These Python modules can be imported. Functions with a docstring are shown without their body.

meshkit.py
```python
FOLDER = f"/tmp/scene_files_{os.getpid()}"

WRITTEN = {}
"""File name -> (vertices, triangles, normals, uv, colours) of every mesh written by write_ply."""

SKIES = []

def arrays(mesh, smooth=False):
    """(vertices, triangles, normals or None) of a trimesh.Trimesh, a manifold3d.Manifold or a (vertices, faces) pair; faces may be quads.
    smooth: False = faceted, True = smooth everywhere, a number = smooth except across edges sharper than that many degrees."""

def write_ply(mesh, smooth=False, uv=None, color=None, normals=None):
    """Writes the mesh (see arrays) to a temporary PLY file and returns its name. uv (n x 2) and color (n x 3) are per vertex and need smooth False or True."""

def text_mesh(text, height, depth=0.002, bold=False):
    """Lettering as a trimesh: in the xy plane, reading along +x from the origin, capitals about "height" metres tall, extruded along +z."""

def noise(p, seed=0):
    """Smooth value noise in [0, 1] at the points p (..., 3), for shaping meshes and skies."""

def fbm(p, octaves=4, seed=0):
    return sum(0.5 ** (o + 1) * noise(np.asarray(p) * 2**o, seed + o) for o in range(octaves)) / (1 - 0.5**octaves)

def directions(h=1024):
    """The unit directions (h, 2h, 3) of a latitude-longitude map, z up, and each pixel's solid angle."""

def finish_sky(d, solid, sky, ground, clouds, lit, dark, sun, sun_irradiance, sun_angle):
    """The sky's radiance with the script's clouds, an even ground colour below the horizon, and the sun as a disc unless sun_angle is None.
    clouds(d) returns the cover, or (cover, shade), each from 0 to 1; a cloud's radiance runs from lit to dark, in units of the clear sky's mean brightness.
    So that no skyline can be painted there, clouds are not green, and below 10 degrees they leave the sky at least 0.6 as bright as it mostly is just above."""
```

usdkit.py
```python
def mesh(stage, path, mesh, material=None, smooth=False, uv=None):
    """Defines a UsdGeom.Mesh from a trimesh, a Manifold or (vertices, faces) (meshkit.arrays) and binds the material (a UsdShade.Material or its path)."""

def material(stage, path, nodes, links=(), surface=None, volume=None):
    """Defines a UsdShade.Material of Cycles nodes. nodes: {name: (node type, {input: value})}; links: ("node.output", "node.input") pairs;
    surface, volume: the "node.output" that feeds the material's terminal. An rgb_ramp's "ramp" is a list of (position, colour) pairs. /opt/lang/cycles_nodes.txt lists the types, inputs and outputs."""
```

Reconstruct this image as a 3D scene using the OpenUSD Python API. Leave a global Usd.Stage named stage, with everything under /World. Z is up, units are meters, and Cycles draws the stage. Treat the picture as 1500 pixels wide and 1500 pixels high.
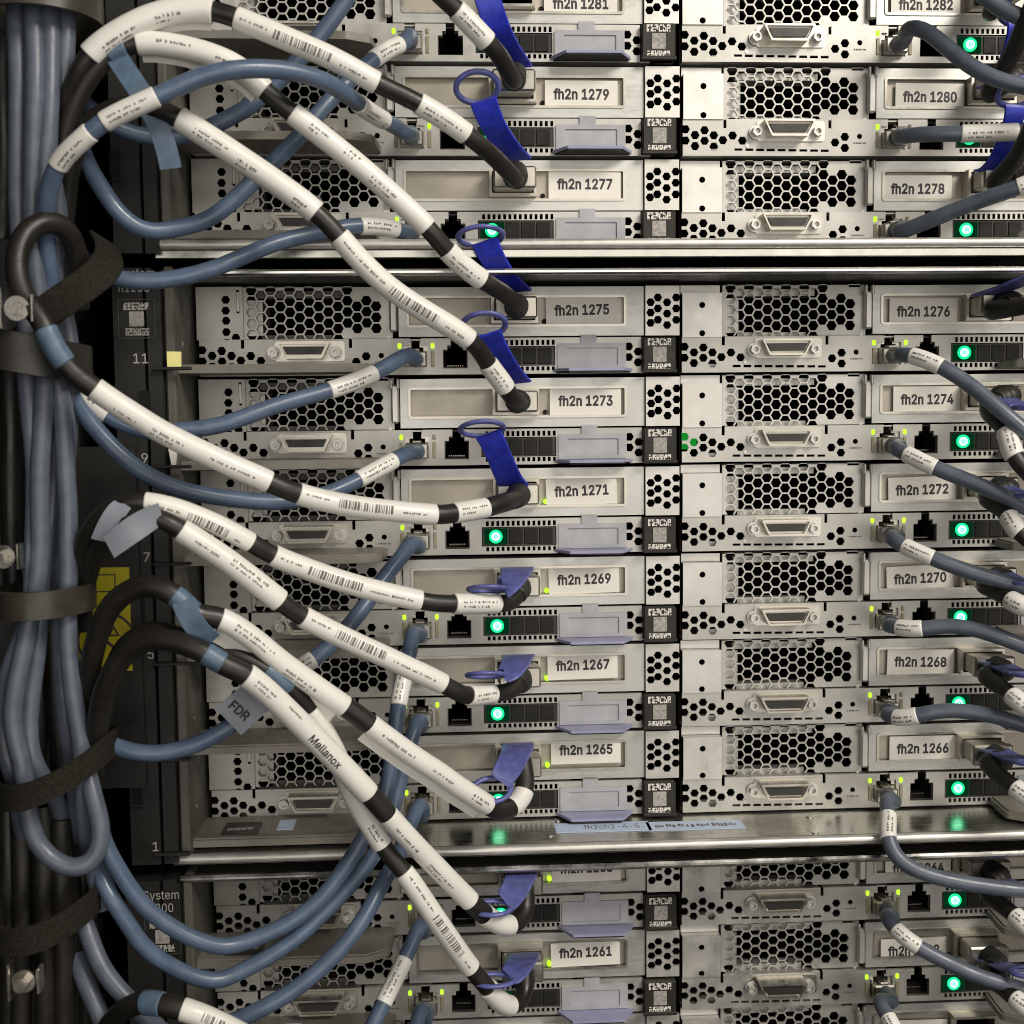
import math, random
import numpy as np, trimesh, shapely
from shapely import affinity
from shapely.geometry import Polygon, box as sbox, Point
from shapely.ops import unary_union
from scipy.interpolate import PchipInterpolator, CubicSpline
import usdkit, meshkit
from pxr import Usd, UsdGeom, UsdLux, UsdShade, Gf, Sdf

stage = Usd.Stage.CreateInMemory()
UsdGeom.SetStageUpAxis(stage, UsdGeom.Tokens.z)
UsdGeom.SetStageMetersPerUnit(stage, 1.0)
UsdGeom.Xform.Define(stage, '/World')
UsdGeom.Scope.Define(stage, '/World/Looks')
rng = random.Random(7)

# ------------------------------------------------------------------ camera
CAM = np.array([0.0, -0.55793, 0.01352]); PITCH, YAW, ROLL = -0.07684, -0.05406, 0.01056
FPX = 1800.0                                   # focal length in pixels of a 1500 px wide picture
def _rot():
    ca, sa, cb, sb, cc, sc = math.cos(PITCH), math.sin(PITCH), math.cos(YAW), math.sin(YAW), math.cos(ROLL), math.sin(ROLL)
    return (np.array([[cb, -sb, 0], [sb, cb, 0], [0, 0, 1]]) @ np.array([[1, 0, 0], [0, ca, -sa], [0, sa, ca]])
            @ np.array([[cc, 0, sc], [0, 1, 0], [-sc, 0, cc]]))
RM = _rot()                                    # columns: right, forward, up
cam = UsdGeom.Camera.Define(stage, '/World/camera')
m4 = np.eye(4); m4[0, :3], m4[1, :3], m4[2, :3], m4[3, :3] = RM[:, 0], RM[:, 2], -RM[:, 1], CAM
cam.AddTransformOp().Set(Gf.Matrix4d(*m4.ravel().tolist()))
cam.CreateHorizontalApertureAttr(36.0); cam.CreateVerticalApertureAttr(36.0)
cam.CreateFocalLengthAttr(36.0 * FPX / 1500.0)
cam.CreateClippingRangeAttr(Gf.Vec2f(0.01, 50))
cam.CreateFStopAttr(13.0); cam.CreateFocusDistanceAttr(0.545)
cam.CreateExposureAttr(0.0)

# ------------------------------------------------------------------ ceiling lamp and an added fill light
def rect_light(name, pos, target, w, h, intensity, color):
    L = UsdLux.RectLight.Define(stage, '/World/' + name)
    L.CreateWidthAttr(w); L.CreateHeightAttr(h); L.CreateIntensityAttr(intensity); L.CreateColorAttr(Gf.Vec3f(*color))
    p, t = np.array(pos, float), np.array(target, float)
    f = (t - p) / np.linalg.norm(t - p); r = np.cross(f, [0, 0, 1.0]); r /= np.linalg.norm(r); u = np.cross(r, f)
    m = np.eye(4); m[0, :3], m[1, :3], m[2, :3], m[3, :3] = r, u, -f, p
    L.AddTransformOp().Set(Gf.Matrix4d(*m.ravel().tolist()))
    return L
rect_light('ceiling_lamp', (0.80, -0.95, 0.85), (0.12, 0.0, -0.02), 0.7, 0.45, 20.5, (1.0, 0.935, 0.835))
rect_light('aisle_lamp', (0.25, -1.3, 0.02), (0.04, 0.0, -0.04), 1.6, 1.0, 1.75, (1.0, 0.94, 0.86))  # added soft fill from behind the camera, no fixture there

# ------------------------------------------------------------------ pixel <-> world helpers
def at(px, py, depth=0.0):
    """Point of the photograph's ray through (px, py) that lies `depth` metres in front of the node plane y = 0."""
    d = RM @ np.array([(px - 750) / FPX, 1.0, -(py - 750) / FPX])
    return CAM + d * ((-depth - CAM[1]) / d[1])
def proj(P):
    d = (np.asarray(P) - CAM) @ RM
    return np.stack([750 + FPX * d[..., 0] / d[..., 1], 750 - FPX * d[..., 2] / d[..., 1]], -1)

# ------------------------------------------------------------------ materials
def look(name): return '/World/Looks/' + name
def metal(name, c, rough=0.42, metallic=0.75, vary=0.12, scale=90, stretch=(1, 1, 1), bump=0.05):
    c2 = tuple(x * (1 - vary) for x in c); c1 = tuple(min(1, x * (1 + vary)) for x in c)
    return usdkit.material(stage, look(name), {
        'g': ('geometry', {}), 'mp': ('mapping', {'scale': stretch}),
        'n': ('noise_texture', {'scale': scale, 'detail': 5, 'roughness': 0.6}),
        'r': ('rgb_ramp', {'ramp': [(0.3, c2), (0.7, c1)]}),
        'rr': ('map_range', {'from_min': 0.3, 'from_max': 0.7, 'to_min': rough - 0.07, 'to_max': rough + 0.08}),
        'n2': ('noise_texture', {'scale': scale * 14, 'detail': 3}),
        'b': ('bump', {'strength': bump, 'distance': 0.0004}),
        'oi': ('object_info', {}), 'ov': ('map_range', {'to_min': 0.90, 'to_max': 1.07}), 'hv': ('hsv', {}),
        'n3': ('noise_texture', {'scale': 21.0, 'detail': 6, 'roughness': 0.7}), 'sm': ('map_range', {'from_min': 0.42, 'from_max': 0.70, 'to_min': -0.05, 'to_max': 0.14}), 'ad': ('math', {'math_type': 'add', 'use_clamp': True}),
        'p': ('principled_bsdf', {'metallic': metallic})},
        [('oi.random', 'ov.value'), ('ov.result', 'hv.value'), ('r.color', 'hv.color'), ('g.position', 'n3.vector'), ('n3.fac', 'sm.value'), ('rr.result', 'ad.value1'), ('sm.result', 'ad.value2'), ('g.position', 'mp.vector'), ('mp.vector', 'n.vector'), ('n.fac', 'r.fac'), ('n.fac', 'rr.value'), ('mp.vector', 'n2.vector'),
         ('n2.fac', 'b.height'), ('b.normal', 'p.normal'), ('hv.color', 'p.base_color'), ('ad.value', 'p.roughness')], surface='p.BSDF')
def plastic(name, c, rough=0.45, vary=0.1, scale=120, spec=0.5, bump=0.08, fine=1400):
    c2 = tuple(x * (1 - vary) for x in c); c1 = tuple(min(1, x * (1 + vary)) for x in c)
    return usdkit.material(stage, look(name), {
        'g': ('geometry', {}), 'n': ('noise_texture', {'scale': scale, 'detail': 4}),
        'r': ('rgb_ramp', {'ramp': [(0.3, c2), (0.7, c1)]}),
        'n2': ('noise_texture', {'scale': fine, 'detail': 2}), 'b': ('bump', {'strength': bump, 'distance': 0.0004}),
        'n3': ('noise_texture', {'scale': 55.0, 'detail': 6, 'roughness': 0.7}), 'sm': ('map_range', {'from_min': 0.35, 'from_max': 0.68, 'to_min': max(0.12, rough - 0.10), 'to_max': min(1.0, rough + 0.20)}),
        'p': ('principled_bsdf', {'roughness': rough, 'specular_ior_level': spec})},
        [('g.position', 'n.vector'), ('n.fac', 'r.fac'), ('g.position', 'n2.vector'), ('n2.fac', 'b.height'), ('b.normal', 'p.normal'),
         ('g.position', 'n3.vector'), ('n3.fac', 'sm.value'), ('sm.result', 'p.roughness'), ('r.color', 'p.base_color')], surface='p.BSDF')
def glow(name, c, s):
    return usdkit.material(stage, look(name), {'e': ('emission', {'color': c, 'strength': s})}, [], surface='e.emission')
M = dict(
    steel=metal('steel', (0.455, 0.445, 0.415), 0.45, 0.6),
    steel_pale=metal('steel_pale', (0.585, 0.570, 0.535), 0.42, 0.65),
    bracket=metal('bracket', (0.48, 0.482, 0.455), 0.40, 0.65, vary=0.06, stretch=(1, 1, 5)),
    bracket_plate=metal('bracket_plate', (0.42, 0.385, 0.325), 0.46, 0.6),
    tray=metal('tray', (0.54, 0.53, 0.49), 0.26, 0.95, stretch=(1, 6, 1)),
    gold=metal('gold', (0.50, 0.475, 0.42), 0.34, 0.9),
    chrome=metal('chrome', (0.70, 0.69, 0.66), 0.27, 1.0),
    bolt_metal=metal('bolt_metal', (0.40, 0.385, 0.35), 0.25, 1.0),
    dark_steel=metal('dark_steel', (0.10, 0.095, 0.08), 0.5, 0.4),
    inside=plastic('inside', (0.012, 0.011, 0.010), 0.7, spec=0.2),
    black=plastic('black', (0.022, 0.020, 0.018), 0.42),
    black_cable=plastic('black_cable', (0.015, 0.0132, 0.011), 0.42, spec=0.5),
    bezel=plastic('bezel', (0.0115, 0.0107, 0.0095), 0.55, fine=2500, bump=0.15),
    boot=plastic('boot', (0.023, 0.021, 0.0175), 0.5),
    velcro=plastic('velcro', (0.022, 0.020, 0.016), 0.95, vary=0.35, scale=900, spec=0.1, bump=0.9, fine=2600),
    band=plastic('band', (0.040, 0.036, 0.028), 0.36, vary=0.2),
    handle=plastic('handle', (0.20, 0.185, 0.16), 0.42),
    wall_olive=plastic('wall_olive', (0.10, 0.096, 0.080), 0.5),
    blue_cable=plastic('blue_cable', (0.085, 0.122, 0.190), 0.31, vary=0.16, scale=160),
    blue_cable_pale=plastic('blue_cable_pale', (0.092, 0.110, 0.142), 0.33, vary=0.16, scale=160),
    tape=plastic('tape', (0.085, 0.135, 0.20), 0.4, vary=0.2, scale=200),
    grey_tag=plastic('grey_tag', (0.25, 0.275, 0.32), 0.45),
    pull_blue=plastic('pull_blue', (0.026, 0.040, 0.48), 0.38, vary=0.25, scale=260),
    sleeve=plastic('sleeve', (0.76, 0.745, 0.70), 0.34, vary=0.035, scale=70, bump=0.04),
    paper=plastic('paper', (0.78, 0.75, 0.69), 0.6, vary=0.03),
    paper_blue=plastic('paper_blue', (0.50, 0.60, 0.78), 0.5, vary=0.04),
    pull_blue_lit=plastic('pull_blue_lit', (0.10, 0.112, 0.33), 0.36, vary=0.25, scale=240),  # pull-strap blue with its lit, greyed look put into the colour
    lip_shade_dark=plastic('lip_shade_dark', (0.016, 0.015, 0.014), 0.7),  # near-black standing in for shade under the finger lips
    button_halo=glow('button_halo', (0.01, 0.30, 0.10), 0.10),  # dim emission stands for the green halo round the power button
    ink=plastic('ink', (0.035, 0.030, 0.035), 0.6),
    ink_soft=plastic('ink_soft', (0.15, 0.14, 0.13), 0.6, vary=0.3, scale=900),
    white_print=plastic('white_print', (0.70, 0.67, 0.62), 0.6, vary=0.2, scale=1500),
    mottled=plastic('mottled', (0.34, 0.32, 0.30), 0.6, vary=0.35, scale=700),
    grey_print=plastic('grey_print', (0.40, 0.39, 0.37), 0.6),
    lavender=plastic('lavender', (0.30, 0.31, 0.46), 0.4),
    lavender_pale=plastic('lavender_pale', (0.38, 0.38, 0.405), 0.45),
    latch=plastic('latch', (0.022, 0.019, 0.016), 0.5, spec=0.35),
    key=plastic('key', (0.014, 0.013, 0.0115), 0.6, spec=0.25),
    yellow=plastic('yellow', (0.40, 0.345, 0.012), 0.5),
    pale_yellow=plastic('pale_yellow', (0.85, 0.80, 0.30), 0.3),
    led=glow('led', (0.50, 1.0, 0.03), 1.5),
    led_off=plastic('led_off', (0.30, 0.27, 0.18), 0.3),
    power=glow('power', (0.01, 0.80, 0.27), 1.5),
    power_core=glow('power_core', (0.32, 1.0, 0.62), 2.6),
    power_off=plastic('power_off', (0.06, 0.07, 0.065), 0.3),
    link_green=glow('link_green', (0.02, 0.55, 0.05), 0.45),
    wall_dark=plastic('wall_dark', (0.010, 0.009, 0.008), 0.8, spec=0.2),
)

# ------------------------------------------------------------------ prims
used = {}
def fresh(parent, name):
    k = parent + '/' + name; n = used.get(k, 0); used[k] = n + 1
    return k if n == 0 else f'{k}_{n:03d}'
def tag(prim, label=None, cat=None, group=None, kind=None):
    for k, v in (('label', label), ('category', cat), ('group', group), ('kind', kind)):
        if v: prim.SetCustomDataByKey(k, v)
def thing(name, label, cat, loc=(0, 0, 0), group=None):
    x = UsdGeom.Xform.Define(stage, fresh('/World', name)); x.AddTranslateOp().Set(Gf.Vec3d(*map(float, loc)))
    tag(x.GetPrim(), label, cat, group); x.GetPrim()
    return x.GetPrim()
def obj(name, mesh, mat, parent=None, smooth=False, label=None):
    if isinstance(mesh, list): mesh = trimesh.util.concatenate(mesh)
    p = fresh(str(parent.GetPath()) if parent is not None else '/World', name)
    pr = usdkit.mesh(stage, p, mesh, M[mat], smooth=smooth).GetPrim()
    if label: tag(pr, label)
    return pr
def moved(mesh, d):
    m = mesh.copy(); m.apply_translation(d); return m

# ------------------------------------------------------------------ mesh helpers
def box(x0, x1, y0, y1, z0, z1):
    b = trimesh.creation.box((x1 - x0, y1 - y0, z1 - z0)); b.apply_translation(((x0 + x1) / 2, (y0 + y1) / 2, (z0 + z1) / 2)); return b
def cbox(x0, x1, y0, y1, z0, z1, c=0.0006):
    c = min(c, (x1 - x0) / 3, (y1 - y0) / 3, (z1 - z0) / 3)
    pts = []
    for X, xi in ((x0, x0 + c), (x1, x1 - c)):
        for Y, yi in ((y0, y0 + c), (y1, y1 - c)):
            for Z, zi in ((z0, z0 + c), (z1, z1 - c)):
                pts += [(X, yi, zi), (xi, Y, zi), (xi, yi, Z)]
    return trimesh.convex.convex_hull(np.array(pts))
def plate(poly, y0, y1):
    """Extrudes a polygon drawn in (x, z) from y0 (front) to y1."""
    out = []
    for g in getattr(poly, 'geoms', [poly]):
        if g.area < 1e-10: continue
        e = trimesh.creation.extrude_polygon(g, y1 - y0, engine='earcut')
        v = e.vertices; out.append(trimesh.Trimesh(np.c_[v[:, 0], y0 + v[:, 2], v[:, 1]], e.faces[:, ::-1], process=False))
    return trimesh.util.concatenate(out)
def rrect(x0, x1, z0, z1, r=0.0008, n=3): return sbox(x0 + r, z0 + r, x1 - r, z1 - r).buffer(r, quad_segs=n)
def hexa(x, z, f=0.00180):
    """Flat-topped hexagon, f = half the distance across flats."""
    R = f / math.cos(math.pi / 6)
    return Polygon([(x + R * math.cos(a), z + R * math.sin(a)) for a in np.arange(6) * math.pi / 3])
def cyl(c, r, y0, y1, n=20):
    return plate(Point(c[0], c[1]).buffer(r, quad_segs=max(2, n // 4)), y0, y1)
def heavy_text(text, height, depth, stroke=4):
    import glob
    from PIL import Image, ImageDraw, ImageFont
    font = ImageFont.truetype(glob.glob('/opt/blender-*/*/datafiles/fonts/Inter.woff2')[0], 96)
    x0, y0, x1, y1 = font.getbbox(text, anchor='ls', stroke_width=stroke)
    im = Image.new('L', (x1 - x0 + 8, y1 - y0 + 8)); ImageDraw.Draw(im).text((4 - x0, 4 - y0), text, 255, font, anchor='ls', stroke_width=stroke)
    on = np.pad(np.asarray(im) > 127, ((0, 0), (1, 1))).astype(np.int8)
    rows_, st = np.nonzero(np.diff(on, axis=1) == 1); en = np.nonzero(np.diff(on, axis=1) == -1)[1]
    sh = shapely.union_all(shapely.box(st, -rows_ - 1, en, -rows_)).buffer(0.6).buffer(-0.6).simplify(0.7); k = height / 70.0
    sh = affinity.affine_transform(sh, [k, 0, 0, k, -4 * k, (4 - y0) * k])
    return trimesh.util.concatenate([trimesh.creation.extrude_polygon(g, depth, engine='earcut') for g in getattr(sh, 'geoms', [sh])])
def flat_text(s, height, x, z, y, depth=0.00012, center=True, bold=False, width=None, rot=0.0):
    t = heavy_text(s, height, depth) if bold else meshkit.text_mesh(s, height, depth, False)
    v = t.vertices.copy()
    if width: v[:, 0] *= width / (v[:, 0].max() - v[:, 0].min())
    if center: v[:, 0] -= (v[:, 0].max() + v[:, 0].min()) / 2; v[:, 1] -= height / 2
    c, q = math.cos(rot), math.sin(rot)
    X, Z = v[:, 0] * c - v[:, 1] * q, v[:, 0] * q + v[:, 1] * c
    return trimesh.Trimesh(np.c_[x + X, y - v[:, 2], z + Z], t.faces, process=False)
def garble(r, x0, x1, z0, z1, y, rows=1, blocky=False):
    """Illegible print: little marks in rows."""
    out = []
    hgt = (z1 - z0) / rows
    for k in range(rows):
        x = x0
        while x < x1:
            w = r.uniform(0.0003, 0.0009); zt = z0 + k * hgt
            for q in range(2 if blocky else 1):
                a, b = sorted((r.uniform(0, 1), r.uniform(0, 1)))
                if b - a < 0.35: a, b = 0.1, 0.85
                out.append(box(x, min(x + w, x1), y - 0.0001, y + 0.0001, zt + hgt * (0.06 + 0.8 * a), zt + hgt * (0.1 + 0.8 * b)))
            x += w + r.uniform(0.00005, 0.0004)
    return trimesh.util.concatenate(out)

class Path:
    """Smooth centre line through control points given as (px, py, depth)."""
    def __init__(self, ctrl, step=0.002):
        P = np.array([at(*c) for c in ctrl])
        t = np.r_[0, np.cumsum(np.sqrt(np.linalg.norm(np.diff(P, axis=0), axis=1)))]
        cs = CubicSpline(t, P, bc_type='natural')
        d = cs(np.linspace(0, t[-1], 900))
        k = np.r_[0, np.cumsum(np.linalg.norm(np.diff(d, axis=0), axis=1))]; sd = int(abs(ctrl[-1][0] * 7 + ctrl[-1][1] * 3)); fade = np.clip((k - 0.015) / 0.02, 0, 1)[:, None]
        for fr_, am in ((28.0, 0.0011), (75.0, 0.00035)):
            d = d + fade * am * np.stack([meshkit.noise(np.c_[k * fr_, np.full(len(k), q * 9.7), np.full(len(k), 0.3)], sd + q) - 0.5 for q in range(3)], -1)
        s = np.r_[0, np.cumsum(np.linalg.norm(np.diff(d, axis=0), axis=1))]
        self.L = s[-1]; self.s, self.d = s, d
        self.step = step
        self.img = proj(d)
    def pos(self, s): return np.stack([np.interp(s, self.s, self.d[:, k]) for k in range(3)], -1)
    def tan(self, s):
        e = 0.0015; v = self.pos(np.minimum(s + e, self.L)) - self.pos(np.maximum(s - e, 0))
        return v / np.linalg.norm(v, axis=-1, keepdims=True)
    def near(self, px, py): return self.s[np.argmin(((self.img - (px, py)) ** 2).sum(1))]
    def frames(self, s):
        """Toward-the-aisle normal n and the side vector u = n x t at each s."""
        t = self.tan(s); c = CAM - self.pos(s)
        n = c - (c * t).sum(-1, keepdims=True) * t; n /= np.maximum(np.linalg.norm(n, axis=-1, keepdims=True), 1e-9)
        return t, n, np.cross(n, t)
    def tube(self, s0, s1, r, n=14, step=None, ends=0.0):
        s = np.linspace(s0, s1, max(3, int((s1 - s0) / (step or self.step)) + 2))
        if ends: s = np.r_[s0, s0 + ends * 0.3, np.linspace(s0 + ends, s1 - ends, len(s)), s1 - ends * 0.3, s1]
        rr = np.asarray([r(x) for x in s]) if callable(r) else np.full(len(s), r)
        p, t = self.pos(s), self.tan(s)
        N = np.zeros_like(p); a = np.cross(t[0], [0.31, 0.2, 0.93]); N[0] = a / np.linalg.norm(a)
        for i in range(1, len(s)):
            a = N[i - 1] - t[i] * (N[i - 1] @ t[i]); N[i] = a / np.linalg.norm(a)
        B = np.cross(t, N); th = np.arange(n) * 2 * math.pi / n
        V = p[:, None] + rr[:, None, None] * (np.cos(th)[None, :, None] * N[:, None] + np.sin(th)[None, :, None] * B[:, None])
        m = len(s); V = V.reshape(-1, 3); F = []
        i, j = np.meshgrid(np.arange(m - 1), np.arange(n), indexing='ij'); i, j = i.ravel(), j.ravel(); k = (j + 1) % n
        F = np.concatenate([np.c_[i * n + j, i * n + k, (i + 1) * n + k], np.c_[i * n + j, (i + 1) * n + k, (i + 1) * n + j]])
        a, b = len(V), len(V) + 1
        V = np.vstack([V, p[0], p[-1]]); q = np.arange(n); q2 = (q + 1) % n
        F = np.concatenate([F, np.c_[np.full(n, a), q2, q], np.c_[np.full(n, b), (m - 1) * n + q, (m - 1) * n + q2]])
        return trimesh.Trimesh(V, F, process=False)
    def wrap(self, mesh, s0, r, ang=0.0, flip=False):
        """Bends a flat mesh (x along, y around, z up) onto a tube of radius r starting at s0."""
        v = mesh.vertices
        s = np.clip(s0 + (-v[:, 0] if flip else v[:, 0]), 0, self.L); t, n, u = self.frames(s)
        ph = (-v[:, 1] if flip else v[:, 1]) / r + ang; rad = r + v[:, 2]
        out = self.pos(s) + rad[:, None] * (np.cos(ph)[:, None] * n + np.sin(ph)[:, None] * u)
        return trimesh.Trimesh(out, mesh.faces, process=False)
def quad_marks(marks):
    """marks: (x0, x1, y0, y1); thin print, cut into strips round the tube."""
    out = []
    for x0, x1, y0, y1 in marks:
        k = max(1, int((y1 - y0) / 0.0009)); ys = np.linspace(y0, y1, k + 1); j = max(1, int((x1 - x0) / 0.002)); xs = np.linspace(x0, x1, j + 1)
        g = np.array([(x, y, 0.00004) for x in xs for y in ys]); f = []
        for a in range(j):
            for b in range(k):
                q = a * (k + 1) + b; f += [(q, q + k + 1, q + k + 2), (q, q + k + 2, q + 1)]
        out.append(trimesh.Trimesh(g, f, process=False))
    return trimesh.util.concatenate(out)
def barcode_marks(r, x0, x1, y0, y1):
    m = []; x = x0
    while x < x1:
        w = r.choice([0.00025, 0.0004, 0.0007, 0.001]); m.append((x, x + w, y0, y1)); x += w + r.choice([0.0003, 0.0005, 0.0008])
    return m
def text_marks(r, x0, x1, y0, hgt):
    m = []; x = x0
    while x < x1:
        w = r.uniform(0.0004, 0.0010)
        a = r.uniform(0, .35); b = r.uniform(.65, 1)
        m.append((x, x + w, y0 + hgt * a, y0 + hgt * b))
        if r.random() < 0.5: m.append((x, x + w * 0.35, y0, y0 + hgt))
        x += w + r.choice([0.0002, 0.0003, 0.0011])
    return m
def ribbon(pts, width, thick, lateral=None, taper=None):
    """Flat strip along world points; the wide side lies along `lateral`."""
    P = np.asarray(pts, float); t0 = np.linspace(0, 1, len(P)); cs = CubicSpline(t0, P) if len(P) > 2 else None
    t = np.linspace(0, 1, 22); p = cs(t) if cs is not None else P[0] + (P[1] - P[0]) * t[:, None]
    d = np.gradient(p, axis=0); d /= np.linalg.norm(d, axis=1, keepdims=True)
    lat = np.tile(np.array([1.0, 0, 0]), (len(p), 1)) if lateral is None else np.array([np.asarray(lateral[0]) * (1 - x) + np.asarray(lateral[-1]) * x for x in t])
    lat = lat - (lat * d).sum(1, keepdims=True) * d; lat /= np.linalg.norm(lat, axis=1, keepdims=True)
    nn = np.cross(lat, d)
    w = np.full(len(p), width / 2) if taper is None else np.interp(t, np.linspace(0, 1, len(taper)), np.array(taper) / 2)
    c = thick * 0.35; h = thick / 2
    prof = [(-1, -h + c, 0), (-1, h - c, 0), (-1, h, c), (1, h, -c), (1, h - c, 0), (1, -h + c, 0), (1, -h, -c), (-1, -h, c)]
    V = np.concatenate([[p[i] + lat[i] * (a * w[i] + e) + nn[i] * b for a, b, e in prof] for i in range(len(p))]); n = 8; F = []
    for i in range(len(p) - 1):
        for j in range(n):
            k = (j + 1) % n; F += [(i * n + j, (i + 1) * n + k, i * n + k), (i * n + j, (i + 1) * n + j, (i + 1) * n + k)]
    for j in range(1, n - 1):
        F += [(0, j, j + 1), ((len(p) - 1) * n, (len(p) - 1) * n + j + 1, (len(p) - 1) * n + j)]
    m = trimesh.Trimesh(V, F, process=False); m.fix_normals(); return m, p, d, lat
def oval_ring(c, ax, ay, a, b, w, th):
    """Flat oval ring with rounded section: axes ax, ay (unit), outer half sizes a, b, band width w, thickness th."""
    ax, ay = np.asarray(ax) / np.linalg.norm(ax), np.asarray(ay) / np.linalg.norm(ay); az = np.cross(ax, ay)
    n, k = 36, 8; V = []; F = []
    for i in range(n):
        ph = 2 * math.pi * i / n; dx, dy = math.cos(ph), math.sin(ph)
        for j in range(k):
            q = 2 * math.pi * (j + 0.5) / k; rr = math.cos(q) * w / 2; zz = math.sin(q) * th / 2
            V.append(np.asarray(c) + ax * (a - w / 2 + rr) * dx + ay * (b - w / 2 + rr) * dy + az * zz)
    for i in range(n):
        for j in range(k):
            i2, j2 = (i + 1) % n, (j + 1) % k; F += [(i * k + j, i2 * k + j, i2 * k + j2), (i * k + j, i2 * k + j2, i * k + j2)]
    m = trimesh.Trimesh(np.array(V), F, process=False); m.fix_normals(); return m

# ------------------------------------------------------------------ rack layout
PITCHZ, NODEW, UQR = 0.041, 0.2172, 0.0965
OFF = {0: 0.01491, 1: 0.0, 2: -0.0134}
def chassis_of(row): return 0 if row < 3 else 1 if row < 9 else 2
def row_z(row): return -(row - 4) * PITCHZ + OFF[chassis_of(row)]       # rows: 0 = fh2n 1281 ... 10 = fh2n 1261, 11 = next below
def base(row, side): return np.array([UQR + side * NODEW, 0.0, row_z(row)])
def nl(px, py, side=1, depth=0.0):
    """Node-local (x, z) of a point read off the row of fh2n 1273 / 1274."""
    p = at(px, py, depth) - base(4, side); return p[0], p[2]
def X(px, side=1, depth=0.0): return nl(px, 615, side, depth)[0]
def Z(py, side=1, px=1100): return nl(px, py, side)[1]

# ---- template meshes of a server node, node-local, x = 0 at the latch, y = 0 the lower panel's front
T = {}
zt, zm, zb = 0.0322, 0.0083, -0.0079            # top, middle seam, bottom of a node
xl, xr = X(999.5), 0.0098
hx0 = X(1072.4); cs_ = (X(1247.3) - hx0) / 13; pv = cs_ / math.cos(math.pi / 6)
z_even = Z(569.2)                                # hole heights in the even columns
holes = []
for i in range(14):
    x = hx0 + i * cs_; zs = [z_even - k * pv for k in range(-1, 5)] if i % 2 == 0 else [z_even + pv / 2 - k * pv for k in range(0, 5)]
    if i >= 11: zs = [z for z in zs if Z(610) - 0.0008 < z < Z(566)]
    elif i == 10: zs = [z for z in zs if Z(604) < z]
    holes += [hexa(x, z, cs_ * 0.565 * 0.86 * 1.03) for z in zs]
ux0, ux1 = X(1060.5), X(1270)
upper_shape = sbox(ux0, zm + 0.0003, ux1, zt - 0.0002)
upper_shape = upper_shape.difference(unary_union(holes)).difference(sbox(X(1245), zt - 0.0016, X(1262), zt))
T['upper'] = plate(upper_shape, 0.0030, 0.0042)
T['upper'] = trimesh.util.concatenate([T['upper'], box(ux0, ux1, 0.0030, 0.010, zt - 0.0006, zt - 0.00021)])
lower_px = [(1003.2, 640), (1003.2, 656), (1017, 648), (1017, 663.5), (1030.7, 641), (1030.7, 656), (1044, 648), (1044, 664), (1057, 654.7), (1071, 648), (1085, 655),
            (1218.3, 655.8), (1232.3, 647.7), (1232.3, 663.3)]
lower_holes = [hexa(*nl(a, b), 0.00178) for a, b in lower_px]
lower_holes += [hexa(*nl(921.5, 640, 0), 0.00175), hexa(*nl(921.5, 655.5, 0), 0.00175), hexa(*nl(935, 647.5, 0), 0.00175), hexa(*nl(935, 663, 0), 0.00175)]
for i in range(9):
    x, z = nl(1079.5 + 15.5 * i, 667.6); lower_holes.append(sbox(x - 0.0018, z - 0.00055, x + 0.0018, z + 0.00055))
lower_holes.append(Point(*nl(1253.5, 646.7)).buffer(0.0012, quad_segs=4))
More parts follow.
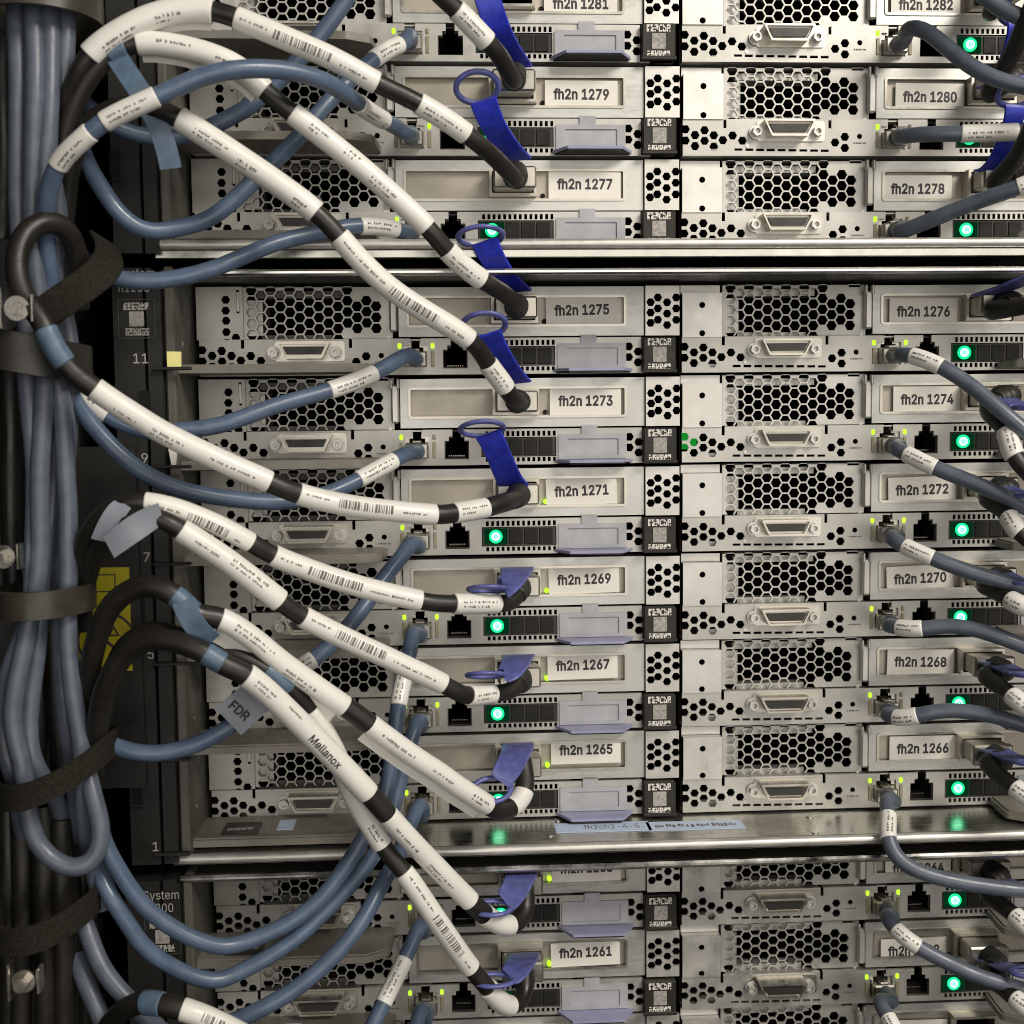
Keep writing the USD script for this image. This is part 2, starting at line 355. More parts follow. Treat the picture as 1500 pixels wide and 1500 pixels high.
lower_holes += [sbox(X(1211) - 0.0007, zm - 0.004, X(1211) + 0.0007, zm + 0.001), sbox(X(1060) - 0.0007, zm - 0.004, X(1060) + 0.0007, zm + 0.001)]
# jack and status-panel openings (read off the left column)
px1, px2 = nl(584.5, 0, 0)[0], nl(632, 0, 0)[0]
j1 = (X(592, 0), X(628, 0)); j2 = (X(650, 0), X(686, 0)); sp = (X(704, 0), X(814, 0)); jz = (-0.0052, 0.0052)
lower_holes += [sbox(j1[0], jz[0], j1[1], jz[1]), sbox(j1[0] + 0.0032, jz[1] - 0.001, j1[1] - 0.0032, jz[1] + 0.0032),
                sbox(j2[0], jz[0], j2[1], jz[1] - 0.002), sbox(j2[0] + 0.002, jz[1] - 0.003, j2[1] - 0.002, jz[1]), sbox(j2[0] + 0.0036, jz[1] - 0.001, j2[1] - 0.0036, jz[1] + 0.0032)]
spz = (-0.0043, 0.0046)
comb = []
for k in range(14):
    x = sp[0] + 0.0026 + k * (sp[1] - sp[0] - 0.003) / 13.2
    comb += [sbox(x - 0.00065, spz[1] + 0.0004, x + 0.00065, spz[1] + 0.0027), sbox(x - 0.00065, spz[0] - 0.0022, x + 0.00065, spz[0] - 0.0003)]
lower_holes += comb + [sbox(sp[0], spz[0], sp[1], spz[1])]
led_px = [(X(586.8, 0), 0.0050), (X(635, 0), 0.0050)]
lower_shape = sbox(xl, zb, xr, zm)
lower_shape = lower_shape.difference(unary_union(lower_holes)).difference(sbox(X(939.5, 0), zb - 1, xr + 1, zm + 1))
T['lower'] = trimesh.util.concatenate([plate(lower_shape, 0.0, 0.0012),
    box(X(1066), X(1208), 0.0012, 0.0062, zm - 0.0008, zm - 0.0002), box(X(1214), X(640, 0) - 0.006, 0.0012, 0.0062, zm - 0.0008, zm - 0.0002),
    box(j2[1] - 0.003, X(834, 0), 0.0012, 0.0062, zm - 0.0008, zm - 0.0002), box(X(874, 0), X(938, 0), 0.0012, 0.0062, zm - 0.0008, zm - 0.0002),
    box(xl, xr - 0.012, 0.0012, 0.02, zb, zb + 0.0006)])
# screw strip of the right-hand nodes
s0, s1 = X(999.8), X(1057.5)
strip = sbox(s0, zm - 0.0002, s1, zt - 0.0004).difference(unary_union([Point(*nl(1028.6, 579.5)).buffer(0.0014, quad_segs=4), Point(*nl(1028.6, 620.4)).buffer(0.0014, quad_segs=4)]))
strip = strip.intersection(sbox(s0, zm - 1, s1, zt - 0.0042))
T['strip'] = trimesh.util.concatenate([plate(strip, -0.0008, 0.0002), box(s0, s1, 0.00021, 0.0042, zt - 0.0050, zt - 0.0043), plate(sbox(s0, zt - 0.0041, s1, zt - 0.0004), 0.0040, 0.0050)])
# perforated strip of the left-hand nodes
ph = [(333, 574.5), (333, 590.2), (333.7, 605), (334, 621.3), (334.6, 637), (348, 629.6), (348.7, 645.2), (334.6, 651.5)]
pp = [hexa(*nl(a, b, 0), 0.00172) for a, b in ph] + [sbox(X(349.5, 0), Z(594, 0, 351), X(353.8, 0), Z(560, 0, 351))]
T['perf'] = plate(sbox(xl - 0.0012, zm, X(359, 0), zt - 0.0004).difference(unary_union(pp)), 0.0014, 0.0026)
T['perf_slot'] = box(X(350, 0), X(353.2, 0), 0.0016, 0.0022, Z(591, 0, 351), Z(563, 0, 351))
# perforated plate beside the latch
vh = []
for cx, ys in ((953, (576, 591, 606)), (963.5, (569.1, 585, 601.5)), (977, (576, 592.5, 609)), (990.2, (569.1, 585, 601.5))):
    vh += [hexa(*nl(cx, y, 0), 0.00172) for y in ys]
vx0, vx1 = X(945.5, 0), X(995, 0)
T['vent'] = trimesh.util.concatenate([plate(sbox(vx0, zm + 0.0006, vx1, zt - 0.0010).difference(unary_union(vh)), -0.0006, 0.0006), box(vx0, vx0 + 0.0005, 0.0006, 0.006, zm + 0.001, zt - 0.0012)])
# adapter bracket with its long window
bx0, bx1 = X(586, 0), X(944, 0)
win = rrect(X(599, 0), X(917, 0), Z(611, 0, 760), Z(567.5, 0, 760), 0.0012)
T['bracket'] = trimesh.util.concatenate([plate(sbox(bx0, zm + 0.0008, bx1, zt - 0.0010).difference(win), 0.0012, 0.0024),
                                         box(bx0, bx1, 0.0024, 0.012, zt - 0.0016, zt - 0.0011), box(bx0, bx1, 0.0024, 0.010, zm + 0.0009, zm + 0.0014)])
T['window_rim'] = plate(win.buffer(0.0004).difference(win.buffer(-0.0007)), 0.0006, 0.0011)
cage = (X(722, 0), X(787, 0), Z(611, 0, 760), Z(566, 0, 760)); cagec = ((cage[0] + cage[1]) / 2, (cage[2] + cage[3]) / 2)
T['blank'] = plate(win.buffer(0.0015).difference(sbox(cage[0] + 0.0004, cage[2] + 0.0016, cage[1] - 0.0004, cage[3] - 0.0016)), 0.0034, 0.0042)
T['cage'] = plate(sbox(cage[0] - 0.0004, cage[2] + 0.001, cage[1] + 0.0004, cage[3] - 0.001).difference(sbox(cage[0] + 0.0008, cage[2] + 0.0022, cage[1] - 0.0008, cage[3] - 0.0022)), -0.0045, 0.0033)
T['clip'] = trimesh.util.concatenate([cbox(X(572.5, 0), X(584.5, 0), -0.0004, 0.003, zm + 0.003, zt - 0.0035, 0.0008),
    ] + [cbox(X(a, 0), X(b, 0), -0.0016, 0.001, zt - 0.0055, zt - 0.0008, 0.0006) for a, b in ((571, 575.5), (581, 585.5))])
# video connector: D-shaped shell standing proud, on a bracket with two hex standoffs
kx = X(1147.4); kz = 0.0030
def dshape(w, h, o): return Polygon([(kx - w / 2, kz + h / 2), (kx + w / 2, kz + h / 2), (kx + w / 2 - o, kz - h / 2), (kx - w / 2 + o, kz - h / 2)])
ko, ki = dshape(0.0216, 0.0062, 0.0030).buffer(0.0006, quad_segs=3), dshape(0.0200, 0.0048, 0.0025).buffer(0.0004, quad_segs=3)
T['kvm'] = trimesh.util.concatenate([plate(ko.difference(ki), -0.0078, -0.0008), plate(ki.buffer(0.0002), -0.0056, -0.0050),
                                     plate(rrect(X(1105) , X(1203), kz - 0.0046, kz + 0.0044, 0.0014), -0.0008, -0.0001)])
T['kvm_socket'] = plate(dshape(0.0184, 0.0034, 0.0017), -0.0074, -0.0057)
def standoff(x):
    h = Polygon([(x + 0.0023 * math.cos(a), kz - 0.0008 + 0.0023 * math.sin(a)) for a in np.arange(6) * math.pi / 3 + 0.3])
    return trimesh.util.concatenate([plate(h.difference(Point(x, kz - 0.0008).buffer(0.0012, quad_segs=4)), -0.0046, -0.0006), cyl((x, kz - 0.0008), 0.00119, -0.0030, -0.0008, 12), cyl((x, kz - 0.0008), 0.0031, -0.0012, -0.00081, 16)])
T['standoffs'] = [standoff(kx - 0.0138), standoff(kx + 0.0138)]
# jacks
def jack(j, shielded):
    a, b = j; o = sbox(a - 0.0007, jz[0] - 0.0006, b + 0.0007, jz[1] + 0.0007)
    i = unary_union([sbox(a + 0.0005, jz[0] + 0.0006, b - 0.0005, jz[1] - 0.0026), sbox(a + 0.0020, jz[1] - 0.004, b - 0.0020, jz[1] - 0.0008), sbox(a + 0.0036, jz[1] - 0.002, b - 0.0036, jz[1] + 0.0022)])
    return trimesh.util.concatenate([plate(o.difference(i), 0.00135, 0.0035), plate(i.buffer(0.0006).difference(i), 0.0035, 0.0140)])
T['jacks'] = [jack(j1, 1), jack(j2, 0)]
T['contacts'] = [trimesh.util.concatenate([box(a + 0.0022 + k * (b - a - 0.0044) / 7 - 0.00018, a + 0.0022 + k * (b - a - 0.0044) / 7 + 0.00018, 0.006, 0.012, jz[0] + 0.0012, jz[0] + 0.0017) for k in range(8)]) for a, b in (j1, j2)]
def small_led(x, z, w=0.0016, h=0.0024): return cbox(x - w / 2, x + w / 2, -0.0006, 0.0006, z - h / 2, z + h / 2, 0.0004)
T['leds'] = [small_led(*led_px[0]), small_led(*led_px[1])]
T['light_pipes'] = [cbox(x - 0.0008, x + 0.0008, 0.0002 - 0.0007, 0.0011, -0.0046, 0.0028, 0.0003) for x in (led_px[0][0], led_px[1][0])]
# status panel
T['status'] = plate(sbox(sp[0] + 0.0003, spz[0] + 0.0003, sp[1] - 0.0003, spz[1] - 0.0003), 0.0006, 0.003)
kw = (sp[1] - sp[0] - 0.0135) / 3
T['keys'] = [cbox(sp[0] + 0.0125 + k * kw, sp[0] + 0.0125 + (k + 1) * kw - 0.0007, 0.0001, 0.0016, spz[0] + 0.0008, spz[1] - 0.0008, 0.0003) for k in range(3)]
T['key_marks'] = [garble(random.Random(k), sp[0] + 0.0125 + k * kw + 0.0022, sp[0] + 0.0125 + (k + 1) * kw - 0.0028, -0.0012, 0.0014, 0.00005, 2) for k in range(3)]
bt = (X(723.5 + 1.0, 0), 0.0002)
T['button'] = plate(Point(*bt).buffer(0.0031, quad_segs=6).difference(Point(*bt).buffer(0.00215, quad_segs=6)), -0.0004, 0.0006)
T['button_lens'] = plate(rrect(sp[0] + 0.0012, sp[0] + 0.0118, spz[0] + 0.0008, spz[1] - 0.0008, 0.0006), 0.0002, 0.0008)
T['symbol'] = plate(Point(*bt).buffer(0.00085, quad_segs=3).difference(Point(*bt).buffer(0.00055, quad_segs=3)), -0.00075, -0.0004)
T['button_core'] = cyl(bt, 0.00205, -0.0006, 0.0006, 20)
# lavender pull-out tab
tx0, tx1 = X(817, 0), X(917, 0)
body = unary_union([rrect(tx0, tx1, -0.0056, 0.0056, 0.0006), sbox(X(851, 0), 0.005, X(874, 0), 0.0094)])
rec = rrect(X(830, 0), X(905, 0), -0.0042, 0.0036, 0.0006)
T['tab'] = trimesh.util.concatenate([plate(body.difference(rec), -0.0010, 0.00005 - 0.0001), plate(rec.buffer(0.0003), -0.0003, -0.0001)])
lip = trimesh.creation.extrude_polygon(Polygon([(tx0 - 0.001, -0.0008), (tx1 + 0.002, -0.0008), (tx1 - 0.0035, -0.0105), (tx0 + 0.0045, -0.0105)]).buffer(0.0008, quad_segs=3), 0.0012, engine='earcut')
lip.apply_translation((0, 0, -0.0071)); T['lip'] = lip
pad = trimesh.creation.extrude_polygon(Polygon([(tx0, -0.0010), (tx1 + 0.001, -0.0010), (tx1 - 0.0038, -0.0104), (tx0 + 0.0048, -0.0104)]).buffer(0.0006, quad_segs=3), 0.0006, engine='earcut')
pad.apply_translation((0, 0, -0.00775)); T['pad'] = pad  # added dark sheet, painted shade for the underside of the lip
T['flanges'] = [box(hx0 + 0.002, hx0 + 0.040, 0.0062, 0.016, zt - 0.0052, zt - 0.0021), box(hx0 + 0.004, hx0 + 0.036, 0.0063, 0.012, zm - 0.001, zm + 0.0022), box(xl + 0.008, xl + 0.024, 0.0045, 0.0062, zb + 0.0012, zb + 0.0040)]
# latch
lx = (X(940, 0), X(988.5, 0))
T['latch'] = trimesh.util.concatenate([cbox(lx[0], lx[1], -0.0040, 0.0010, zb + 0.0004, zm - 0.0002, 0.0006), cbox(lx[0] - 0.0003, lx[1] + 0.0003, -0.0050, -0.0036, zb - 0.0002, zb + 0.0016, 0.0004)])
def glyphs(r, x0, x1, z0, z1, y, n=6):
    out = []; w = (x1 - x0) / n; cw, chh = w * 0.86 / 3, (z1 - z0) / 5
    for g in range(n):
        for a in range(3):
            for b in range(5):
                if r.random() < (0.8 if b in (0, 2, 4) or a == 0 else 0.45): out.append(box(x0 + g * w + a * cw, x0 + g * w + (a + 1) * cw, y, y + 0.0003, z0 + b * chh, z0 + (b + 1) * chh))
    return trimesh.util.concatenate(out)
r0 = random.Random(3); lc = (lx[0] + lx[1]) / 2
T['latch_print'] = trimesh.util.concatenate([glyphs(r0, lc - 0.0054, lc + 0.0054, 0.0043, 0.0074, -0.00408), glyphs(r0, lc - 0.0052, lc + 0.0052, -0.0066, -0.0040, -0.00408)])
T['latch_sticker'] = plate(rrect(lc - 0.0031, lc + 0.0031, -0.0032, 0.0036, 0.0003), -0.0042, -0.0040)
# ejector lever: flat plate standing forward at the outer lower corner
def lever(side):
    if side == 0:
        a, b = xl - 0.013, X(566, 0); P = Polygon([(a, 0.0005), (b, 0.0005), (b - 0.002, -0.024), (b - 0.012, -0.030), (a, -0.030)]).buffer(-0.003).buffer(0.003, quad_segs=5)
    else:
        a, b = X(1440, 1) + 0.002, 0.022; P = Polygon([(b, 0.0005), (a + 0.004, 0.0005), (a + 0.002, -0.022), (a + 0.012, -0.030), (b, -0.030)]).buffer(-0.003).buffer(0.003, quad_segs=5)
    return P
def lever_mesh(side):
    P = lever(side); g = trimesh.creation.extrude_polygon(P, 0.0030, engine='earcut'); g.apply_translation((0, 0, zb + 0.0004))
    e = trimesh.creation.extrude_polygon(P.buffer(-0.0012), 0.0007, engine='earcut'); e.apply_translation((0, 0, zb + 0.0034)); return trimesh.util.concatenate([g, e])
T['lever'] = [lever_mesh(0), lever_mesh(1)]
# dark sheet-metal box behind the panels, with a lit frame edge behind the first columns of holes
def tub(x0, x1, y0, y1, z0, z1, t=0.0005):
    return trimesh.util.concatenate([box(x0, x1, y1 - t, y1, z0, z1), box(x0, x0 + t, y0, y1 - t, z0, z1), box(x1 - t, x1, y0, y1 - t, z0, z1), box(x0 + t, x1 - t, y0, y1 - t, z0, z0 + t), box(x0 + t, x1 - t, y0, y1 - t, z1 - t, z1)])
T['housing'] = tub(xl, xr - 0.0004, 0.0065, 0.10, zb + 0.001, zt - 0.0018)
T['drive_frame'] = box(ux0 + 0.001, hx0 + cs_ * 1.05, 0.0062, 0.03, zm + 0.002, zt - 0.006)
T['reset_print'] = garble(random.Random(5), X(1245), X(1263), Z(659.5), Z(656.5), -0.00002, 1)
T['rivets'] = [cyl(nl(a, b), 0.0009, -0.0003 + 0.003 * (b < 626), 0.0005 + 0.003 * (b < 626), 10) for a, b in ((1264, 556), (1264, 621), (1092, 662))]

LAB = {1281: (851, 6), 1279: (851, 139), 1277: (857, 271), 1275: (852, 455), 1273: (857, 588), 1271: (852, 720), 1269: (855, 849), 1267: (854, 975), 1265: (859, 1099), 1263: (858, 1272), 1261: (858, 1395), 1259: (858, 1517),
       1282: (1356, 9), 1280: (1361, 143), 1278: (1345, 277), 1276: (1353, 457), 1274: (1358, 586), 1272: (1350, 718), 1270: (1347, 847), 1268: (1348, 970), 1266: (1350, 1097), 1264: (1345, 1272), 1262: (1338, 1392), 1260: (1340, 1512)}
TILT = {1275: 1.2, 1271: 1.8, 1269: 1.2, 1270: 2.0, 1272: 1.4, 1268: -1.6, 1262: 0.8, 1261: 1.0, 1267: 1.0}
POWER_OFF = {1275, 1273}
SECOND_LED = {1282, 1276, 1274, 1272, 1266, 1264, 1262, 1275, 1279, 1269, 1267, 1261}
LINK = {1271, 1269, 1267, 1265, 1263, 1261}
ORD = ('uppermost', 'second down', 'third down', 'fourth down', 'fifth down', 'lowest')
def place(row): return (('upper', 'middle', 'lower')[row] if row < 3 else ORD[row - 3] if row < 9 else ('first', 'second', 'third')[row - 9])
def server_node(num, row, side):
    b = base(row, side); r = random.Random(num)
    ch = ('top chassis', 'middle chassis', 'bottom chassis')[chassis_of(row)]
    t = thing('server_node', f'silver server node labelled fh2n {num}, {place(row)} in the {"left" if side == 0 else "right"} column of the {ch}', 'server', b + np.array([r.uniform(-1, 1) * 0.00025, r.uniform(-1, 1) * 0.0005, r.uniform(-1, 1) * 0.0002]),
              'server nodes racked in two columns')
    obj('upper_panel', T['upper'], 'steel', t); obj('lower_panel', T['lower'], 'steel', t)
    if side == 1: obj('screw_strip', T['strip'], 'steel_pale', t)
    else:
        p = obj('perforated_strip', T['perf'], 'steel', t); obj('slot_bar', T['perf_slot'], 'steel_pale', p)
    obj('vent_plate', T['vent'], 'steel_pale', t)
    k = obj('adapter_bracket', T['bracket'], 'bracket', t); obj('window_rim', T['window_rim'], 'gold', k); obj('blank_plate', T['blank'], 'bracket_plate', k)
    obj('transceiver_cage', T['cage'], 'gold', t)
    obj('spring_clip', T['clip'], 'steel_pale', t)
    for k, (x, z) in enumerate(((X(799, 0), Z(603.5, 0, 799)), (X(780.5, 0) + 0.0019, Z(603.5, 0, 799)))):
        on = num in LINK
        obj('link_light', cyl((x, z), 0.0011, 0.0016 if on else 0.0026, 0.0034, 12), 'led' if on else 'inside', t)
    lp = at(*LAB[num], -0.0016) - b; rot = math.radians(TILT.get(num, r.uniform(-0.5, 0.5)))
    pw, phh = 0.0326 if side == 0 else 0.0318, 0.0126
    sh = affinity.translate(affinity.rotate(sbox(-pw / 2, -phh / 2, pw / 2, phh / 2), math.degrees(rot)), lp[0], lp[2])
    lb = obj('name_label', plate(sh, 0.0013, 0.0016), 'paper', t)
    obj('lettering', flat_text(f'fh2n {num}', 0.0043, lp[0], lp[2] + 0.0003, 0.00128, 0.00006, True, True, 0.0250, rot), 'ink', lb)
    k = obj('video_connector', T['kvm'], 'gold', t); obj('socket', T['kvm_socket'], 'black', k)
    for m in T['standoffs']: obj('hex_standoff', m, 'steel_pale', k)
    for i in range(2):
        j = obj('ethernet_port', T['jacks'][i], 'gold' if i == 0 else 'black', t); obj('contacts', T['contacts'][i], 'gold', j)
    for i in range(2):
        on = i == 0 or num in SECOND_LED
        obj('port_light', T['leds'][i], 'led' if on else 'led_off', t); obj('light_pipe', T['light_pipes'][i], 'led_off', t)
    s = obj('status_panel', T['status'], 'black', t)
    for m, g in zip(T['keys'], T['key_marks']): obj('indicator_window', m, 'key', s)
    off = num in POWER_OFF
    obj('power_button', T['button'], 'power_off' if off else 'power', s); obj('button_core', T['button_core'], 'power_off' if off else 'power_core', s); obj('button_symbol', T['symbol'], 'power_off' if off else 'power', s)
    obj('button_window', T['button_lens'], 'key' if off else 'button_halo', s)
    p = obj('pull_out_tab', T['tab'], 'lavender_pale', t); obj('finger_lip', T['lip'], 'lavender', p); obj('grip_pad', T['pad'], 'lip_shade_dark', p)
    l = obj('release_latch', T['latch'], 'latch', t); obj('printing', T['latch_print'], 'white_print', l); obj('sticker', T['latch_sticker'], 'mottled', l)
    lv = obj('ejector_lever', T['lever'][side], 'handle', t)
    if side == 0 and num in (1265, 1263, 1261):
        obj('blue_sticker', box(X(400, 0), X(424, 0), -0.021, -0.008, zb + 0.00411, zb + 0.0044), 'paper_blue', lv)
    if side == 0 and num in (1265, 1263):
        q = obj('black_sticker', box(X(322, 0), X(375, 0), -0.026, -0.010, zb + 0.00411, zb + 0.0045), 'black', lv)
        g = garble(random.Random(num), X(328, 0), X(366, 0), -0.021, -0.017, 0.0, 1); v = g.vertices.copy(); obj('printing', trimesh.Trimesh(np.c_[v[:, 0], v[:, 2], zb + 0.0046 + v[:, 1]], g.faces[:, ::-1], process=False), 'grey_print', q)
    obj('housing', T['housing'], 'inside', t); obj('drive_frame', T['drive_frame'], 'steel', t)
    for m in T['flanges']: obj('inner_flange', m, 'dark_steel' if side == 0 else 'steel', t)
    obj('reset_lettering', T['reset_print'], 'ink_soft', t)
    for m in T['rivets']: obj('rivet', m, 'steel_pale', t)
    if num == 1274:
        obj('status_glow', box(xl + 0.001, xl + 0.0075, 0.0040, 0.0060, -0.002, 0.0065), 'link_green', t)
    return t

# ------------------------------------------------------------------ setting behind everything
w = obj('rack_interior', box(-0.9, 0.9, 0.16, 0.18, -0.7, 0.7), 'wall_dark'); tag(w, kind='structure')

# ------------------------------------------------------------------ chassis with trays, rims and black bezels
FR = 0.035                                      # how far the chassis rim stands in front of the nodes
def pz(px, py, d=FR): return at(px, py, d)[2]
def pxx(px, py, d=FR): return at(px, py, d)[0]
rows = {0: (-1, 2), 1: (3, 8), 2: (9, 12)}
xin = UQR + xl - 0.0030                          # inner face of the chassis's left wall
xout = UQR + NODEW + xr + 0.004
def chassis(k, label, top_z, bot_z):
    t = thing('server_chassis', label, 'server chassis', (0, 0, 0))
    r_top, r_bot = rows[k]
    zt_in, zb_in = row_z(r_top) + zt + 0.0012, row_z(r_bot) + zb - 0.0006
    x0 = xin - 0.004
    obj('side_wall', cbox(x0, xin, -FR - 0.001, 0.14, zb_in - 0.003, zt_in + 0.003, 0.0008), 'wall_olive', t)
    obj('side_wall', cbox(xout, xout + 0.004, -FR - 0.001, 0.14, zb_in - 0.003, zt_in + 0.003, 0.0008), 'dark_steel', t)
    if top_z:
        obj('top_cover', trimesh.util.concatenate([box(x0, xout + 0.004, -FR, 0.14, zt_in, zt_in + 0.0012)]), 'dark_steel', t)
        obj('top_rim', cbox(x0 - 0.001, xout + 0.005, -FR - 0.0030, -FR + 0.0002, top_z - 0.0026, top_z, 0.0010), 'chrome', t)
    if bot_z:
        tr = obj('tray', trimesh.util.concatenate([box(x0, xout + 0.004, -FR + 0.0022, 0.14, zb_in - 0.0016, zb_in - 0.0004)]), 'tray', t)
        # rolled front edge: rounded nose, then the fold below it
        prof = Point(0, 0).buffer(0.0021, quad_segs=6)
        nose = trimesh.creation.extrude_polygon(prof, xout + 0.010 - x0, engine='earcut')
        v = nose.vertices; nose = trimesh.Trimesh(np.c_[x0 - 0.003 + v[:, 2], -FR + v[:, 0], zb_in - 0.0021 + v[:, 1]], nose.faces, process=False)
        obj('rolled_edge', nose, 'steel_pale', t, smooth=40)
        obj('front_fold', cbox(x0 - 0.003, xout + 0.006, -FR - 0.0004, -FR + 0.0012, bot_z, zb_in - 0.0044, 0.0004), 'tray', t)
    return t, zb_in
xB = {0: (160, 268), 1: (163, 279), 2: (185, 297)}
cA, zbA = chassis(0, 'top server chassis, cut off by the upper picture edge, holding nodes 1277 to 1282', None, pz(900, 377))
cB, zbB = chassis(1, 'middle server chassis with a bezel numbered 11 to 1 and nodes 1265 to 1276', pz(900, 393.5), pz(900, 1248))
cC, zbC = chassis(2, 'bottom server chassis, cut off by the lower picture edge, holding nodes 1261 to 1264', pz(900, 1261.5), None)

BD = 0.040
def bezel(t, xa, xb, top_px, bot_px, chamfer):
    yf = -BD; z1, z0 = top_px, bot_px
    x0, x1, xs = xa, xb, xa + (xb - xa) * 0.66
    outline = Polygon([(x0, z0), (x1, z0), (x1, z1 - chamfer), (x1 - chamfer, z1), (x0, z1)]) if chamfer else sbox(x0, z0, x1, z1)
    b = obj('bezel', trimesh.util.concatenate([plate(outline.intersection(sbox(x0, z0, xs - 0.0003, z1)).buffer(-0.0003), yf, -0.01), plate(outline.intersection(sbox(xs + 0.0003, z0, x1, z1)).buffer(-0.0003), yf + 0.0008, -0.01)]), 'bezel', t)
    return b, xs
bzB, xsB = bezel(cB, pxx(169, 600, BD), xin - 0.0042, pz(220, 391, BD), pz(220, 1268, BD), 0.004)
bzA, xsA = bezel(cA, pxx(160, 200, BD), xin - 0.0042, pz(220, -60, BD), pz(220, 372, BD), 0)
bzC, xsC = bezel(cC, pxx(186, 1400, BD), xin - 0.0042, pz(220, 1290, BD), pz(220, 1580, BD), 0.003)
def bz_text(b, s, px, py, h, w=None, mat='grey_print'):
    p = at(px, py, BD + 0.0001); obj('lettering', flat_text(s, h, p[0], p[2], p[1], 0.00008, True, False, w), mat, b)
for s, px, py in (('11', 206, 525), ('9', 212, 671), ('7', 215, 816), ('5', 221, 958), ('3', 222, 1098), ('1', 228, 1240)):
    bz_text(bzB, s, px, py, 0.0040)
bz_text(bzB, 'System', 199, 400, 0.0037, 0.0150); bz_text(bzB, 'n1200', 196, 421, 0.0037, 0.0125)
bz_text(bzC, 'System', 236, 1311, 0.0037, 0.0150); bz_text(bzC, 'n1200', 232, 1330, 0.0037, 0.0125)
for b, px, py in ((bzB, 200, 467), (bzC, 238, 1372)):
    p = at(px, py, BD + 0.0001); rr = random.Random(px)
    obj('sticker_rim', plate(rrect(p[0] - 0.0075, p[0] + 0.0075, p[2] - 0.0080, p[2] + 0.0080, 0.0004).difference(rrect(p[0] - 0.0072, p[0] + 0.0072, p[2] - 0.0077, p[2] + 0.0077, 0.0004)), p[1], p[1] + 0.0003), 'dark_steel', b)
    obj('printing', trimesh.util.concatenate([glyphs(rr, p[0] - 0.0052, p[0] + 0.0052, p[2] + 0.0036, p[2] + 0.0066, p[1]), glyphs(rr, p[0] - 0.0046, p[0] + 0.0052, p[2] - 0.0068, p[2] - 0.0038, p[1])]), 'grey_print', b)
    obj('sticker', plate(rrect(p[0] - 0.0030, p[0] + 0.0030, p[2] - 0.0031, p[2] + 0.0030, 0.0003), p[1] - 0.00005, p[1] + 0.0003), 'mottled', b)
for b, lst in ((bzB, ((205, 890), (200, 1160), (212, 592))), (bzA, ((168, 240),))):
    for px, py in lst:
        p = at(px, py, BD + 0.0002); obj('slot', trimesh.util.concatenate([box(p[0] - 0.0022, p[0] + 0.0022, p[1], p[1] + 0.001, p[2] - 0.0055, p[2] + 0.0055), box(p[0] - 0.0024, p[0] + 0.0024, p[1] - 0.0004, p[1] + 0.001, p[2] - 0.0072, p[2] - 0.0066)]), 'inside', b)
for py in (540, 684, 826, 972, 1112, 1250):
    p = at(252, py, BD); obj('latch_ledge', trimesh.util.concatenate([cbox(p[0] - 0.0075, p[0] + 0.0080, p[1] - 0.0022, p[1] + 0.001, p[2] - 0.0006, p[2] + 0.0007, 0.0003)]), 'bezel', bzB)
for px, py, mt, w, h in ((255, 528, 'pale_yellow', 20, 26), (253.5, 669, 'white_print', 13, 24)):  # light glinting through bezel slots, painted as small pale patches
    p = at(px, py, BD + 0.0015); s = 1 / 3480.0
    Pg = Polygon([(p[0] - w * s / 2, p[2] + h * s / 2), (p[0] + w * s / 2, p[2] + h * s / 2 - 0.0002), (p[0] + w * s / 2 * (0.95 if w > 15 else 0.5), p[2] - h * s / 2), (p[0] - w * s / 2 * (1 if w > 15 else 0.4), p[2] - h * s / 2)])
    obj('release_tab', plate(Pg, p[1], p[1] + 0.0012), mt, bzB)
# little screws on the chassis wall, tray slots and rivets
for px, py in ((283, 504), (300, 1050), (310, 1361), (296, 1180)):
    p = at(px, py, 0.02); s_ = cyl((0, 0), 0.0012, 0, 0.0012, 12); s_.apply_transform(trimesh.transformations.rotation_matrix(math.pi / 2, (0, 0, 1)))
    obj('wall_screw', moved(s_, (xin + 0.0001, p[1], p[2])), 'chrome', cB if py < 1270 else cC)
def on_tray(px, py, zb_in):
    d = RM @ np.array([(px - 750) / FPX, 1.0, -(py - 750) / FPX]); z = zb_in - 0.0004
    return CAM + d * ((z - CAM[2]) / d[2])
for px, py in ((817, 1202), (1186, 1197), (806, 1224), (1194, 1220)):
    p = on_tray(px, py, zbB); d_ = trimesh.creation.cylinder(0.0016, 0.0005, sections=14); d_.apply_translation(p + (0, 0, 0.0002)); obj('rivet', d_, 'chrome', cB)
def strip_label(px0, px1, py0, py1, label, text, seed):
    a, b, c = on_tray(px0, py1, zbB), on_tray(px1, py0, zbB), on_tray(px0 + 4, py0, zbB)
    t = thing('label_strip', label, 'label', a); z = 0.0003
    w, h = b[0] - a[0], c[1] - a[1]
    p = obj('paper', box(0, w, 0, h, 0.0001, z), 'paper_blue', t)
    if text:
        m = meshkit.text_mesh(text, h * 0.42, 0.00005); v = m.vertices; v[:, 0] *= 0.0255 / (v[:, 0].max() - v[:, 0].min())
        m = trimesh.Trimesh(np.c_[w * 0.30 + v[:, 0], h * 0.30 + v[:, 1], z + v[:, 2]], m.faces, process=False)
    else:
        r = random.Random(seed); out = []; x = w * 0.08
        while x < w * 0.90:
            q = r.uniform(0.0007, 0.0016); out.append(box(x, x + q, h * r.uniform(0.30, 0.42), h * r.uniform(0.55, 0.72), z, z + 0.00005)); x += q + r.choice((0.0004, 0.0004, 0.0012))
        m = trimesh.util.concatenate(out)
    obj('printing', m, 'ink_soft', p)
strip_label(815, 950.5, 1207, 1221, 'pale blue paper strip on the tray reading fh2ch2-4-5', 'fh2ch2-4-5', 1)
strip_label(951.5, 1086, 1205, 1218, 'pale blue paper strip with tiny illegible print, right of the fh2ch2-4-5 strip', None, 4)

